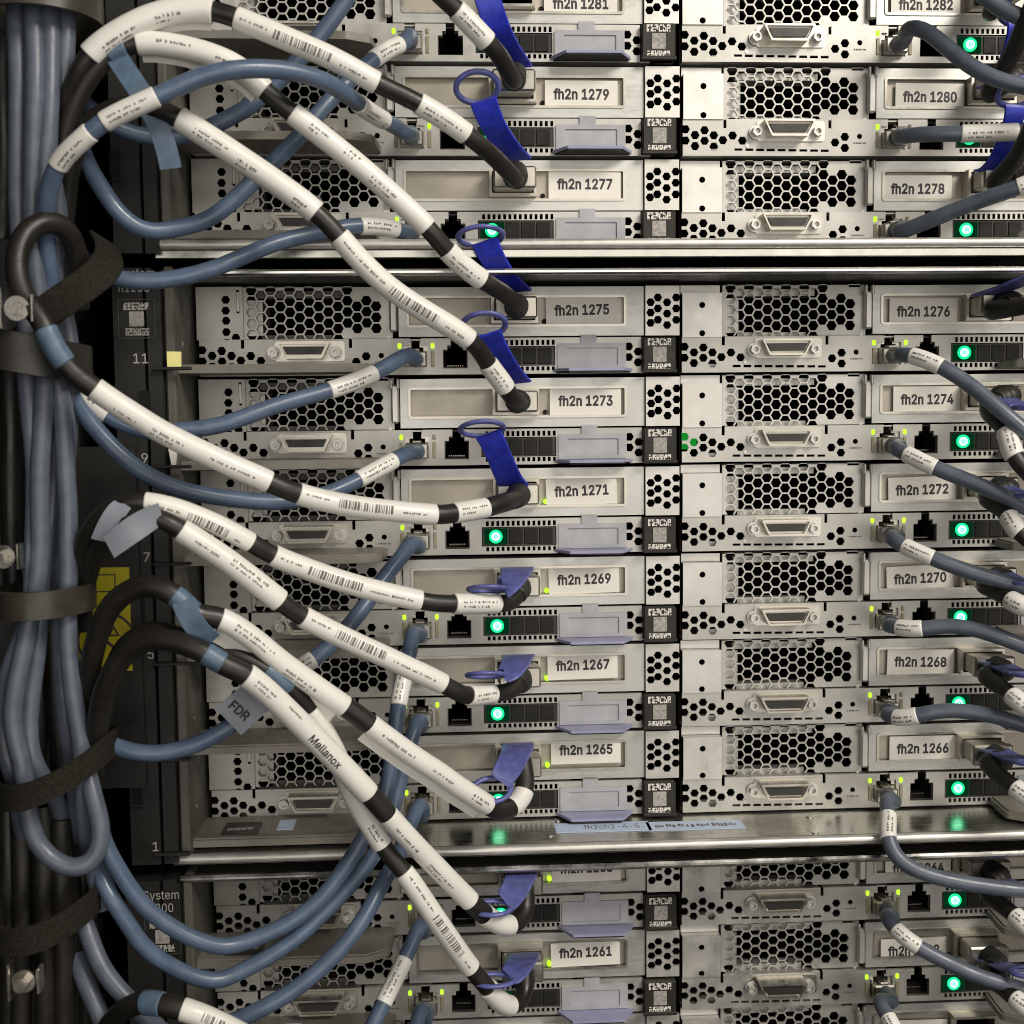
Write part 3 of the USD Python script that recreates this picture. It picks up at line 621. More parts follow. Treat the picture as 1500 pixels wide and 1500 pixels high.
# ------------------------------------------------------------------ server nodes
for i in range(12):
    server_node(1281 - 2 * i, i, 0); server_node(1282 - 2 * i, i, 1)

# ------------------------------------------------------------------ cables
SL, BK, BR = 0.00435, 0.00365, 0.00335           # radius of white sleeve, black jacket, blue jacket
def cable_print(P, sl, s0, s1, r, seed, bar=True, text=None):
    rr = random.Random(seed); L = s1 - s0; ltr = P.tan(np.array([(s0 + s1) / 2]))[0][0] >= 0; marks = []
    if bar and L > 0.03:
        b0 = L * rr.uniform(0.12, 0.45); marks += barcode_marks(rr, b0, b0 + min(0.022, L * 0.4), -0.0022, 0.0012)
        marks += text_marks(rr, b0 + min(0.026, L * .46), min(L - 0.004, b0 + min(0.045, L * .75)), -0.0016, 0.0011)
        marks += text_marks(rr, L * 0.04, b0 - 0.003, -0.0006, 0.0010) if b0 > 0.009 else []
    elif L > 0.03:
        x = L * rr.uniform(0.05, 0.18)
        while x < L * 0.9:
            w = min(rr.uniform(0.006, 0.018), L * 0.95 - x); y = rr.choice((-0.0016, -0.0004, 0.0006))
            marks += text_marks(rr, x, x + w, y, rr.uniform(0.0009, 0.0014))
            if rr.random() < 0.5: marks += text_marks(rr, x, x + w * rr.uniform(0.5, 0.9), y - 0.0016, 0.0009)
            x += w + rr.uniform(0.005, 0.016)
    else:
        marks += text_marks(rr, L * 0.12, L * 0.85, 0.0003, 0.0010) + text_marks(rr, L * 0.12, L * rr.uniform(0.5, 0.8), -0.0016, 0.0010)
    if text: marks = [m for m in marks if m[0] < L * 0.42]
    out = [P.wrap(quad_marks(marks), s0 if ltr else s1, r, rr.uniform(-0.25, 0.25), not ltr)]
    obj('printing', out, 'ink_soft', sl)
    if text:
        m = meshkit.text_mesh(text, 0.0030, 0.00005, True); m = trimesh.Trimesh(*trimesh.remesh.subdivide_to_size(m.vertices, m.faces, 0.0009, max_iter=12), process=False); obj('lettering', P.wrap(m, (s0 if ltr else s1) + (L * 0.48 if ltr else -L * .48), r + 0.00007, 0.45, not ltr), 'ink', sl)
def sleeve(P, t, a, b, r, seed, bar, text=None, flare=1.0, fin=False, mat='sleeve'):
    s0, s1 = sorted((P.near(*a), P.near(*b)))
    e = 0.0006
    rad = lambda s: r * (1.0 if s0 + e * 0.9 < s < s1 - e * 0.9 else 0.975 if s0 + e * 0.2 < s < s1 - e * 0.2 else 0.90)
    ss = P.tube(s0, s1, rad, 20, 0.0015, e)
    sl = obj('label_sleeve' if mat == 'sleeve' else 'tape_wrap', ss, mat, t, smooth=50)
    if mat == 'sleeve' and bar is not None: cable_print(P, sl, s0, s1, r, seed, bar, text)
    if fin:
        # label wrapped round and stuck to itself: a thin flag standing off the cable
        s = np.linspace(s0 + 0.001, s1 - 0.001, 40); tt, n, u = P.frames(s); c = P.pos(s)
        dirn = (-u if fin < 0 else u) * 0.9 - n * 0.35; A, B = c + dirn * r * 0.9, c + dirn * (r + abs(fin))
        V = np.concatenate([A + n * 0.0002, B + n * 0.0002, A - n * 0.0002, B - n * 0.0002]); m_ = len(s); F = []
        for i in range(m_ - 1):
            for p_, q_ in ((0, 1), (1, 3), (3, 2), (2, 0)):
                a_, b_ = p_ * m_ + i, q_ * m_ + i; F += [(a_, a_ + 1, b_ + 1), (a_, b_ + 1, b_)]
        g = trimesh.Trimesh(V, F, process=False); obj('label_flag', g, mat, sl)
    return sl
def data_plug(t, row, side, P):
    """Metal plug body in its cage and the ribbed boot where the cable leaves it."""
    b = base(row, side); cx, cz = b[0] + cagec[0], b[2] + cagec[1]
    pl = obj('plug', cbox(cx - 0.0089, cx + 0.0089, -0.0165, 0.006, cz - 0.0042, cz + 0.0042, 0.0008), 'bracket_plate', t)
    obj('plug_collar', trimesh.util.concatenate([cbox(cx - 0.0094, cx + 0.0094, -0.0175, -0.0135, cz - 0.0047, cz + 0.0047, 0.0008)]), 'gold', pl)
    ring = lambda s: (0.0050 - 0.05 * s) * (1.0 + (0.07 if (s % 0.0026) < 0.0013 else 0.0))
    obj('strain_relief', P.tube(0, min(0.020, P.L * .2), ring, 18, 0.00065), 'boot', t, smooth=40)
def data_cable(row, side, label, body, sleeves, ctrl_r=BK, tapes=(), grp=None):
    """body: control points from the plug outward; sleeves: (start px, end px, barcode?, text, fin)."""
    b = base(row, side); cx, cz = b[0] + cagec[0], b[2] + cagec[1]
    q0 = proj(np.array([cx, -0.017, cz])); q1 = proj(np.array([cx, -0.026, cz]))
    P = Path([(q0[0], q0[1], 0.017), (q1[0], q1[1], 0.026)] + list(body))
    t = thing('data_cable', label, 'cable', (0, 0, 0), grp)
    data_plug(t, row, side, P)
    obj('jacket', P.tube(0.004, P.L, ctrl_r, 14), 'black_cable', t, smooth=50)
    for i, s in enumerate(sleeves):
        a, c = s[0], s[1]; sleeve(P, t, a, c, s[5] if len(s) > 5 else SL, row * 31 + side * 7 + i, s[2] if len(s) > 2 else True, s[3] if len(s) > 3 else None, fin=s[4] if len(s) > 4 else False)
    for a, c in tapes: sleeve(P, t, a, c, BK + 0.0006, 0, False, mat='tape')
    return t, P
def pull_tab(t, row, side, pts, ring_c, ring_ax, ring_ay, ra, rb, width=0.0095, taper=None, mat='pull_blue_lit'):
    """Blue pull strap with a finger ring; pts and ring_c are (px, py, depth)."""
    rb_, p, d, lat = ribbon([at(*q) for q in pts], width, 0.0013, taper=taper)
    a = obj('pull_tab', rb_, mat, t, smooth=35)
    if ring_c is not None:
        obj('finger_ring', oval_ring(at(*ring_c), ring_ax, ring_ay, ra, rb, 0.0026, 0.0020), 'pull_blue_lit', a, smooth=60)

up_ring = lambda tilt: ((1, 0.0, 0.03), (0, -math.sin(tilt), math.cos(tilt)))
# --- left column, from the top
t, P = data_cable(1, 0, 'black data cable plugged into node fh2n 1279, rising out of the top edge',
    [(752, 118, .036), (735, 88, .048), (712, 60, .055), (672, 18, .06), (640, -12, .065), (600, -60, .07)],
    [((710, 66), (668, 14), False)])
pull_tab(t, 1, 0, [(757, 98, .012), (748, 80, .022), (730, 45, .034), (715, 0, .04), (708, -25, .042)], (702, -48, .042), *up_ring(.75), .0105, .0095, taper=(.0135, .0112, .0106, .0112), mat='pull_blue')
t, P = data_cable(2, 0, 'topmost long white-sleeved data cable arching from the bundle to node fh2n 1277',
    [(757, 262, .036), (738, 242, .048), (712, 218, .056), (683, 196, .062), (610, 150, .07), (552, 121, .076), (500, 92, .08), (420, 56, .084), (345, 26, .086), (305, 16, .086), (250, 18, .088), (190, 40, .09), (140, 75, .09), (116, 108, .088), (100, 160, .082), (92, 260, .075), (90, 330, .07)],
    [((683, 197), (612, 151), False), ((552, 122), (345, 26), True), ((312, 16), (133, 82), False, None, .003, .0047)])
pull_tab(t, 2, 0, [(757, 234, .012), (742, 214, .024), (724, 186, .034), (708, 147, .0415)], (699, 128, .042), *up_ring(.80), .0100, .0084, taper=(.0135, .0112, .0106, .0112), mat='pull_blue')
t, P = data_cable(3, 0, 'second white-sleeved data cable, blue taped near the bundle, running down to node fh2n 1275',
    [(756, 446, .036), (738, 430, .046), (706, 410, .054), (652, 364, .062), (625, 333, .066), (520, 238, .072), (428, 164, .078), (388, 132, .080), (345, 97, .083), (270, 70, .086), (200, 64, .088), (160, 82, .088), (122, 130, .086), (98, 200, .082), (90, 300, .075), (95, 380, .07)],
    [((706, 411), (655, 366), False), ((626, 333), (428, 165), False), ((388, 132), (200, 64), False, None, .0030, .0044)], tapes=[((184, 68), (160, 84))])
tg, _, _, _ = ribbon([at(170, 82, .090), at(205, 135, .092), at(232, 185, .091), at(250, 247, .088)], .0080, .0005, lateral=[(0.8, 0.1, 0.6), (1, 0, 0.15)]); obj('tape_flag', tg, 'tape', t, 40, label='blue tape flag hanging off the cable')
pull_tab(t, 3, 0, [(757, 426, .012), (744, 411, .024), (727, 388, .034), (710, 353, .0415)], (704, 346, .042), *up_ring(1.15), .0105, .0086, taper=(.0135, .0112, .0106, .0112), mat='pull_blue')
t, P = data_cable(4, 0, 'third white-sleeved data cable, crossing the blue arc, running down to node fh2n 1273',
    [(762, 588, .036), (750, 582, .046), (735, 560, .052), (714, 533, .056), (688, 500, .062), (580, 428, .072), (495, 345, .080), (462, 312, .082), (380, 250, .086), (300, 197, .089), (262, 174, .090), (225, 160, .090), (170, 160, .088), (125, 190, .084), (100, 260, .078), (92, 350, .07)],
    [((740, 569), (714, 533), False, None, False, .0042), ((687, 500), (496, 346), True), ((462, 312), (262, 174), False, None, False, .0046)])
pull_tab(t, 4, 0, [(757, 560, .012), (744, 542, .024), (729, 516, .034), (715, 489, .0415)], (709, 476, .042), *up_ring(.88), .0103, .0084, taper=(.0135, .0112, .0106, .0112), mat='pull_blue')
t, P = data_cable(5, 0, 'white-sleeved data cable sagging from the looped brown cable to node fh2n 1271',
    [(752, 732, .036), (735, 737, .046), (712, 743, .052), (665, 752, .060), (638, 754, .064), (540, 744, .072), (437, 723, .080), (395, 707, .084), (240, 634, .094), (140, 570, .102), (108, 545, .104), (80, 508, .106), (60, 470, .106), (32, 430, .104), (24, 380, .102), (45, 335, .098), (85, 328, .090), (112, 370, .08), (115, 450, .07)],
    [((712, 743), (665, 752), False), ((638, 754), (437, 723), True), ((395, 707), (138, 568), False, None, False, .0044)], ctrl_r=.0040, tapes=[((98, 530), (66, 482))])
pull_tab(t, 5, 0, [(757, 716, .012), (744, 698, .024), (731, 668, .034), (715, 636, .0415)], (706, 628, .042), *up_ring(1.12), .0103, .0084, taper=(.0140, .0116, .0108, .0112), mat='pull_blue')
low = lambda y, z=0.25: ((1, 0.0, 0.02), (-0.35, -1, -z))
t, P = data_cable(6, 0, 'white-sleeved data cable from the dark arc with grey flag to node fh2n 1269',
    [(762, 864, .032), (750, 880, .040), (728, 884, .048), (663, 885, .060), (618, 881, .064), (500, 850, .072), (398, 812, .080), (368, 795, .084), (290, 757, .090), (212, 736, .095), (170, 742, .094), (135, 775, .09), (118, 830, .082), (112, 900, .07)],
    [((728, 884), (664, 885), False), ((617, 881), (399, 812), True), ((368, 794), (212, 736), 2, None, False, .0040)])
tg, _, _, _ = ribbon([at(182, 738, .098), at(165, 758, .099), at(148, 792, .096)], .0075, .0005, lateral=[(1, 0, .1), (1, 0, .4)]); obj('label_flag', tg, 'grey_tag', t, 40)
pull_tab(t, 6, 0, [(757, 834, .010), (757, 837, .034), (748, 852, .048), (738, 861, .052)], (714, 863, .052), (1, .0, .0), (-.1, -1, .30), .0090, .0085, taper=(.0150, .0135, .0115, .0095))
t, P = data_cable(7, 0, 'white-sleeved data cable with clear barcode running down to node fh2n 1267',
    [(761, 994, .032), (750, 1010, .040), (724, 1016, .048), (685, 1019, .058), (650, 1003, .064), (540, 951, .074), (442, 902, .082), (412, 881, .086), (340, 826, .092), (264, 776, .097), (236, 761, .098), (190, 758, .096), (150, 795, .09), (128, 850, .08), (120, 920, .07)],
    [((722, 1015), (686, 1019), False), ((649, 1003), (443, 903), True), ((411, 880), (264, 776), False, None, False, .0046)])
tg, _, _, _ = ribbon([at(236, 752, .101), at(200, 772, .104), at(160, 802, .103)], .0095, .0005, lateral=[(.5, 0, .9), (.5, 0, .9)]); fl = obj('label_flag', tg, 'grey_tag', t, 40)
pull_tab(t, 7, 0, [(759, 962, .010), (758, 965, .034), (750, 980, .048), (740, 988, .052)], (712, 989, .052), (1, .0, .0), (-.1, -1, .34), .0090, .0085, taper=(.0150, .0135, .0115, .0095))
t, P = data_cable(8, 0, 'white-sleeved data cable with folded double label ending in the ringed tab at node fh2n 1265',
    [(763, 1110, .031), (768, 1138, .035), (762, 1168, .040), (740, 1187, .048), (714, 1180, .057), (640, 1130, .070), (540, 1061, .080), (505, 1036, .083), (420, 975, .090), (322, 905, .097), (290, 898, .099), (262, 875, .100), (215, 858, .099), (165, 885, .095), (138, 950, .088), (128, 1040, .076), (125, 1120, .065)],
    [((765, 1158), (748, 1183), None, None, False, .0045), ((714, 1180), (540, 1061), False, None, .0040), ((505, 1036), (322, 906), False, None, .0058)], ctrl_r=.0042, tapes=[((288, 897), (254, 872))])
tg, _, _, _ = ribbon([at(268, 880, .104), at(285, 915, .104), at(310, 940, .100)], .0085, .0005, lateral=[(1, 0, .3), (1, 0, .6)]); obj('tape_flag', tg, 'tape', t, 40)
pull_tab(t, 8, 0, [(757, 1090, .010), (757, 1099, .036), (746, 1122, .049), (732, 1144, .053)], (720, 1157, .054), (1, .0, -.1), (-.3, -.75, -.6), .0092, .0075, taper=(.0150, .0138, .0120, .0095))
t, P = data_cable(9, 0, 'white-sleeved data cable reading Mellanox, running down to node fh2n 1263',
    [(767, 1298, .031), (770, 1325, .035), (758, 1350, .042), (733, 1353, .050), (702, 1332, .057), (690, 1320, .059), (620, 1250, .070), (566, 1192, .078), (540, 1163, .081), (450, 1071, .092), (360, 990, .102), (330, 975, .104), (300, 957, .105), (262, 942, .104), (215, 938, .101), (170, 975, .096), (145, 1050, .088), (138, 1130, .075)],
    [((748, 1353), (710, 1340), None, None, False, .0045), ((690, 1320), (567, 1193), False), ((540, 1163), (360, 990), False, 'Mellanox', False, .0047)], ctrl_r=.0042, tapes=[((326, 972), (300, 957))])
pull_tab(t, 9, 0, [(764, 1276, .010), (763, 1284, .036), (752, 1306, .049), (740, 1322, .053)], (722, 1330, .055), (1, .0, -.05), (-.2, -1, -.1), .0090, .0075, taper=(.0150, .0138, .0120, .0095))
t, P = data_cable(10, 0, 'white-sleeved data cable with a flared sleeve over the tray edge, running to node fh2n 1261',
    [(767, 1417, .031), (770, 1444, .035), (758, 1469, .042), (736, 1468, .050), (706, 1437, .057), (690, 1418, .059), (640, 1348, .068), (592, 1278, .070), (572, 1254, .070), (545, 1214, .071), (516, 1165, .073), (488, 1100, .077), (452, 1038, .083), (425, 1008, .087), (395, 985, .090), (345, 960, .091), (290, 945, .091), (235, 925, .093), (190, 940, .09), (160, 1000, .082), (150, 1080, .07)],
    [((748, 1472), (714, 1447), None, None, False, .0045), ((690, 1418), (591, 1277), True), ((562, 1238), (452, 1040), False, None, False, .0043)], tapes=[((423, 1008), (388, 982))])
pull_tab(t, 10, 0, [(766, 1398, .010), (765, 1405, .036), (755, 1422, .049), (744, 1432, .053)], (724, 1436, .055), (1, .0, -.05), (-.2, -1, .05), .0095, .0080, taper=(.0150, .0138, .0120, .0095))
# cable cut off by the bottom edge
Pc = Path([(145, 1540, .075), (165, 1495, .09), (205, 1470, .1), (250, 1474, .104), (300, 1490, .104), (380, 1530, .1)])
t = thing('data_cable', 'short arc of black cable with a white sleeve at the bottom edge, blue taped', 'cable')
obj('jacket', Pc.tube(0, Pc.L, .0042), 'black_cable', t, smooth=50); sleeve(Pc, t, (266, 1479), (372, 1526), SL, 99, True); sleeve(Pc, t, (212, 1470), (238, 1472), BK + .001, 0, False, mat='tape')
# --- the right column's data cables
RC = [(0, [(1452, 18, .030), (1475, -20, .045), (1510, -70, .06)], None, (1455, -10)),
      (1, [(1450, 138, .034), (1474, 96, .048), (1500, 40, .060), (1530, -30, .07)], None, (1462, 128)),
      (2, [(1456, 268, .034), (1480, 240, .048), (1505, 200, .060), (1540, 120, .07)], None, (1458, 250)),
      (3, [(1452, 456, .032), (1485, 452, .046), (1530, 442, .055), (1600, 420, .06)], None, (1462, 425)),
      (4, [(1448, 596, .032), (1470, 625, .046), (1484, 660, .056), (1505, 690, .06), (1560, 740, .07)], ((1478, 632), (1488, 668)), (1462, 578)),
      (5, [(1446, 728, .032), (1470, 748, .046), (1490, 775, .056), (1520, 800, .06), (1580, 850, .07)], ((1478, 757), (1494, 780)), (1462, 708)),
      (6, [(1442, 856, .032), (1466, 870, .046), (1492, 885, .056), (1530, 895, .06), (1600, 910, .07)], ((1480, 879), (1510, 890)), (1462, 836)),
      (7, [(1444, 988, .032), (1468, 1008, .046), (1494, 1028, .056), (1530, 1050, .06), (1600, 1090, .07)], ((1482, 1019), (1516, 1042)), (1462, 970)),
      (8, [(1446, 1116, .032), (1470, 1140, .046), (1496, 1160, .056), (1530, 1180, .06), (1600, 1220, .07)], ((1488, 1154), (1520, 1175)), (1462, 1098)),
      (9, [(1446, 1302, .032), (1470, 1328, .046), (1496, 1350, .056), (1530, 1375, .06), (1600, 1410, .07)], ((1486, 1342), (1516, 1365)), (1460, 1284)),
      (10, [(1444, 1424, .032), (1468, 1448, .046), (1494, 1470, .056), (1530, 1495, .06), (1600, 1540, .07)], ((1486, 1463), (1516, 1485)), (1456, 1406))]
for row, ctrl, slv, tabp in RC:
    t, P = data_cable(row, 1, f'black data cable at the right edge in the {place(row)} node of the {("top", "middle", "bottom")[chassis_of(row)]} chassis', ctrl, [(slv[0], slv[1], False)] if slv else [])
    a, b_ = tabp
    if row in (1, 2):
        pull_tab(t, row, 1, [(a - 12, b_, .012), (a + 4, b_ - 18, .026), (a + 22, b_ - 60, .038), (a + 30, b_ - 95, .042)], (a + 34, b_ - 115, .043), *up_ring(.9), .010, .0085, taper=(.012, .0085, .008, .01), mat='pull_blue')
    elif row == 3:
        pull_tab(t, row, 1, [(a - 18, b_ + 8, .012), (a + 8, b_ - 2, .026), (a + 40, b_ - 14, .036), (a + 70, b_ - 22, .042)], None, 0, 0, 0, 0, taper=(.014, .010, .010, .010))
    elif row > 3:
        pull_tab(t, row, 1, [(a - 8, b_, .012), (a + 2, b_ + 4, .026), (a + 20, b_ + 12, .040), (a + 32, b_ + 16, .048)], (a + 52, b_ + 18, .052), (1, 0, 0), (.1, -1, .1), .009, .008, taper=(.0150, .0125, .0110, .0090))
    else:
        pull_tab(t, row, 1, [(a - 8, b_, .012), (a + 10, b_ - 15, .03), (a + 25, b_ - 40, .04)], None, 0, 0, 0, 0)

# --- blue network patch cables
def patch_cable(label, ctrl, sleeves=(), port=None, mat='blue_cable', r=BR, grp=None, flag=None, boot=True):
    P = Path(ctrl); t = thing('network_cable', label, 'cable', (0, 0, 0), grp)
    if port:
        row, side = port; b = base(row, side); x0, x1 = b[0] + j1[0] + 0.0004, b[0] + j1[1] - 0.0004; z0 = b[2] - 0.0046; z1 = b[2] + 0.0024
        obj('plug', trimesh.util.concatenate([cbox(x0, x1, -0.0050, 0.009, z0, z1, 0.0007), cbox(x0 + 0.0030, x1 - 0.0030, -0.0042, 0.004, z1 + 0.0001, z1 + 0.0012, 0.0004)]), 'gold', t)
        q = P.near(*ctrl[0][:2])
        obj('boot', P.tube(0, min(0.009, P.L * .3), lambda s: r * 1.10 - s * 0.02, 14, .001), mat, t, smooth=50)
    obj('jacket', P.tube(0, P.L, r, 14), mat, t, smooth=50)
    for i, (a, c) in enumerate(sleeves): sleeve(P, t, a, c, r + 0.0004, hash(label) % 1 + i * 13 + int(ctrl[0][1]), False)
    return t, P
def rj(row, side, dx=0, dz=0):
    b = base(row, side); c = np.array([b[0] + (j1[0] + j1[1]) / 2 + dx, -0.004, b[2] - 0.0012 + dz]); q = proj(c); q2 = proj(c - (0, .009, 0))
    return [(q[0], q[1], .004), (q2[0], q2[1], .013)]
lbl = 'blue-grey network cable '
patch_cable(lbl + 'crossing down from the top edge, behind the white cables, to the bundle', [(530, -40, .05), (510, -5, .05), (467, 53, .05), (430, 95, .05), (373, 150, .052), (320, 181, .055), (267, 200, .058), (213, 200, .062), (160, 181, .066), (128, 155, .068), (100, 120, .066), (80, 60, .06)])
patch_cable(lbl + 'from node fh2n 1281 looping low and back up to the bundle', rj(0, 0) + [(592, 62, .020), (575, 70, .026), (548, 88, .034), (510, 120, .042), (470, 162, .048), (430, 208, .052), (390, 247, .056), (350, 286, .06), (310, 318, .062), (267, 333, .065), (213, 337, .07), (173, 309, .074), (147, 272, .074), (128, 240, .07), (110, 190, .06)], [((585, 65), (548, 89))], (0, 0))
t, P = patch_cable(lbl + 'arching over the white ones from node 1279, two sleeves at its left', rj(1, 0) + [(596, 195, .020), (575, 182, .03), (545, 165, .05), (520, 148, .07), (480, 122, .085), (420, 105, .095), (350, 102, .102), (290, 114, .105), (235, 138, .107), (190, 160, .107), (150, 183, .106), (115, 212, .104), (86, 245, .1), (72, 290, .095), (68, 340, .088), (75, 420, .08)], [((563, 176), (524, 152)), ((230, 141), (153, 181)), ((135, 196), (86, 245))], (1, 0))
sj = P.near(430, 108); obj('printing', P.wrap(quad_marks(text_marks(random.Random(8), 0, 0.045, -0.0008, 0.0012)), sj, BR + 0.00003, 0.5, True), 'ink_soft', t)
patch_cable(lbl + 'running left from node fh2n 1277 across the chassis gap', rj(2, 0) + [(596, 340, .02), (575, 336, .028), (525, 332, .036), (470, 341, .044), (400, 358, .052), (330, 386, .06), (250, 409, .066), (190, 411, .07), (150, 398, .07), (110, 370, .064)], [((580, 336), (527, 332))], (2, 0))
patch_cable(lbl + 'curving left from node fh2n 1275, white sleeve below its plug', rj(3, 0) + [(598, 521, .02), (575, 531, .028), (545, 547, .036), (480, 572, .046), (400, 595, .056), (320, 622, .064), (260, 631, .068), (208, 630, .072), (160, 609, .074), (130, 583, .074), (105, 540, .068), (95, 480, .06)], [((548, 545), (482, 572)), ((158, 608), (126, 577))], (3, 0))
patch_cable(lbl + 'sagging left from node fh2n 1273, passing under the white cables', rj(4, 0) + [(600, 663, .02), (580, 672, .028), (525, 702, .04), (470, 725, .05), (400, 735, .06), (330, 730, .066), (260, 716, .072), (200, 686, .076), (155, 645, .078), (118, 592, .076), (100, 540, .07)], [((577, 674), (524, 703))], (4, 0))
t, P = patch_cable(lbl + 'from node fh2n 1271 slanting down left, tagged FDR', rj(5, 0, 0, -.001) + [(604, 796, .020), (590, 812, .028), (560, 850, .038), (520, 905, .048), (470, 957, .056), (438, 980, .06), (395, 1020, .066), (355, 1052, .072), (310, 1080, .076), (270, 1096, .078), (220, 1104, .08), (175, 1096, .08), (140, 1075, .074), (115, 1030, .066)], [((458, 964), (434, 982))], (5, 0))
fr = [at(*q) for q in ((355, 1004, .078), (393, 1041, .078), (353, 1077, .078), (315, 1037, .078))]
FV = np.array(fr + [q + (0, .0006, 0) for q in fr]); g = trimesh.convex.convex_hull(FV); fl = obj('label_flag', g, 'grey_tag', t, label='grey flag label reading FDR')
p = at(351, 1041, .0783); obj('lettering', flat_text('FDR', .0036, p[0], p[2], p[1], .0001, True, True, .0088, math.radians(-43)), 'ink', fl)
patch_cable(lbl + 'dropping from node fh2n 1269 and sweeping wide to the lower left', rj(6, 0) + [(606, 928, .020), (600, 955, .030), (590, 1000, .036), (583, 1040, .042), (575, 1100, .046), (560, 1172, .052), (524, 1240, .056), (483, 1302, .06), (430, 1348, .064), (350, 1382, .070), (310, 1383, .074), (250, 1357, .078), (208, 1322, .08), (173, 1270, .082), (152, 1225, .082), (140, 1170, .076)], [((594, 985), (584, 1034))], (6, 0))
patch_cable(lbl + 'from node fh2n 1267, lower of the two sweeping loops', rj(7, 0) + [(614, 1056, .020), (600, 1090, .030), (585, 1150, .036), (560, 1230, .042), (520, 1290, .048), (470, 1342, .054), (417, 1388, .06), (350, 1426, .066), (310, 1436, .07), (260, 1420, .074), (213, 1388, .078), (181, 1345, .08), (160, 1310, .08), (142, 1260, .074)], [], (7, 0))
patch_cable(lbl + 'from node 1265 passing behind a white sleeve to the bottom edge', rj(8, 0) + [(616, 1180, .020), (600, 1212, .032), (584, 1252, .044), (560, 1295, .056), (537, 1338, .064), (497, 1392, .072), (430, 1450, .078), (350, 1492, .082), (270, 1520, .086)], [], (8, 0))
patch_cable(lbl + 'dropping steeply from node fh2n 1263 with a long printed white sleeve', rj(9, 0) + [(617, 1356, .020), (598, 1396, .032), (563, 1468, .046), (547, 1500, .05), (520, 1560, .055)], [((594, 1405), (562, 1470))], (9, 0))
patch_cable(lbl + 'just leaving node fh2n 1261 at the bottom edge', rj(10, 0) + [(618, 1478, .020), (608, 1505, .03), (590, 1560, .04)], [], (10, 0))
# right column
RP = [(0, [(1330, 44, .022), (1345, 42, .03), (1367, 53, .036), (1407, 86, .044), (1447, 110, .05), (1500, 126, .055), (1580, 135, .06)], []),
      (1, [(1318, 200, .020), (1345, 197, .03), (1400, 196, .038), (1490, 193, .045), (1580, 190, .05)], [((1408, 196), (1491, 193))]),
      (2, [(1318, 339, .020), (1360, 324, .032), (1430, 296, .044), (1500, 272, .055), (1580, 240, .06)], [((1491, 275), (1530, 260))]),
      (3, [(1318, 520, .020), (1335, 521, .028), (1375, 536, .036), (1415, 560, .042), (1450, 587, .048), (1500, 630, .055), (1560, 690, .06)], [((1336, 522), (1378, 538))]),
      (4, [(1312, 656, .020), (1330, 666, .028), (1370, 685, .036), (1430, 709, .044), (1500, 742, .052), (1580, 790, .06)], [((1328, 664), (1370, 686))]),
      (5, [(1306, 787, .020), (1325, 800, .028), (1365, 818, .036), (1420, 838, .042), (1500, 861, .05), (1580, 880, .06)], [((1325, 799), (1366, 818))]),
      (6, [(1302, 916, .020), (1318, 919, .028), (1350, 920, .034), (1390, 917, .038), (1440, 925, .044), (1500, 946, .05), (1580, 980, .055)], [((1316, 918), (1351, 920))]),
      (7, [(1300, 1046, .020), (1314, 1051, .028), (1345, 1047, .034), (1385, 1041, .038), (1440, 1046, .044), (1500, 1061, .05), (1580, 1090, .055)], [((1312, 1051), (1344, 1047))]),
      (8, [(1300, 1172, .022), (1300, 1195, .032), (1301, 1228, .042), (1314, 1255, .046), (1345, 1276, .05), (1410, 1293, .052), (1500, 1304, .055), (1600, 1310, .06)], [((1300, 1193), (1301, 1229))]),
      (9, [(1300, 1342, .022), (1315, 1362, .032), (1345, 1386, .038), (1390, 1410, .042), (1440, 1431, .046), (1500, 1450, .05), (1600, 1480, .06)], [((1313, 1360), (1346, 1387))]),
      (10, [(1290, 1466, .022), (1298, 1485, .03), (1312, 1510, .036), (1340, 1550, .04)], [((1300, 1489), (1318, 1520))])]
for row, ctrl, sl in RP:
    patch_cable(f'blue-grey network cable running right from the {place(row)} right-hand node of the {("top", "middle", "bottom")[chassis_of(row)]} chassis', rj(row, 1) + ctrl, sl, (row, 1), mat='blue_cable_pale')
patch_cable(lbl + 'crossing the top right picture corner', [(1380, -70, .05), (1447, -2, .055), (1500, 26, .06), (1580, 50, .06)], mat='blue_cable_pale')
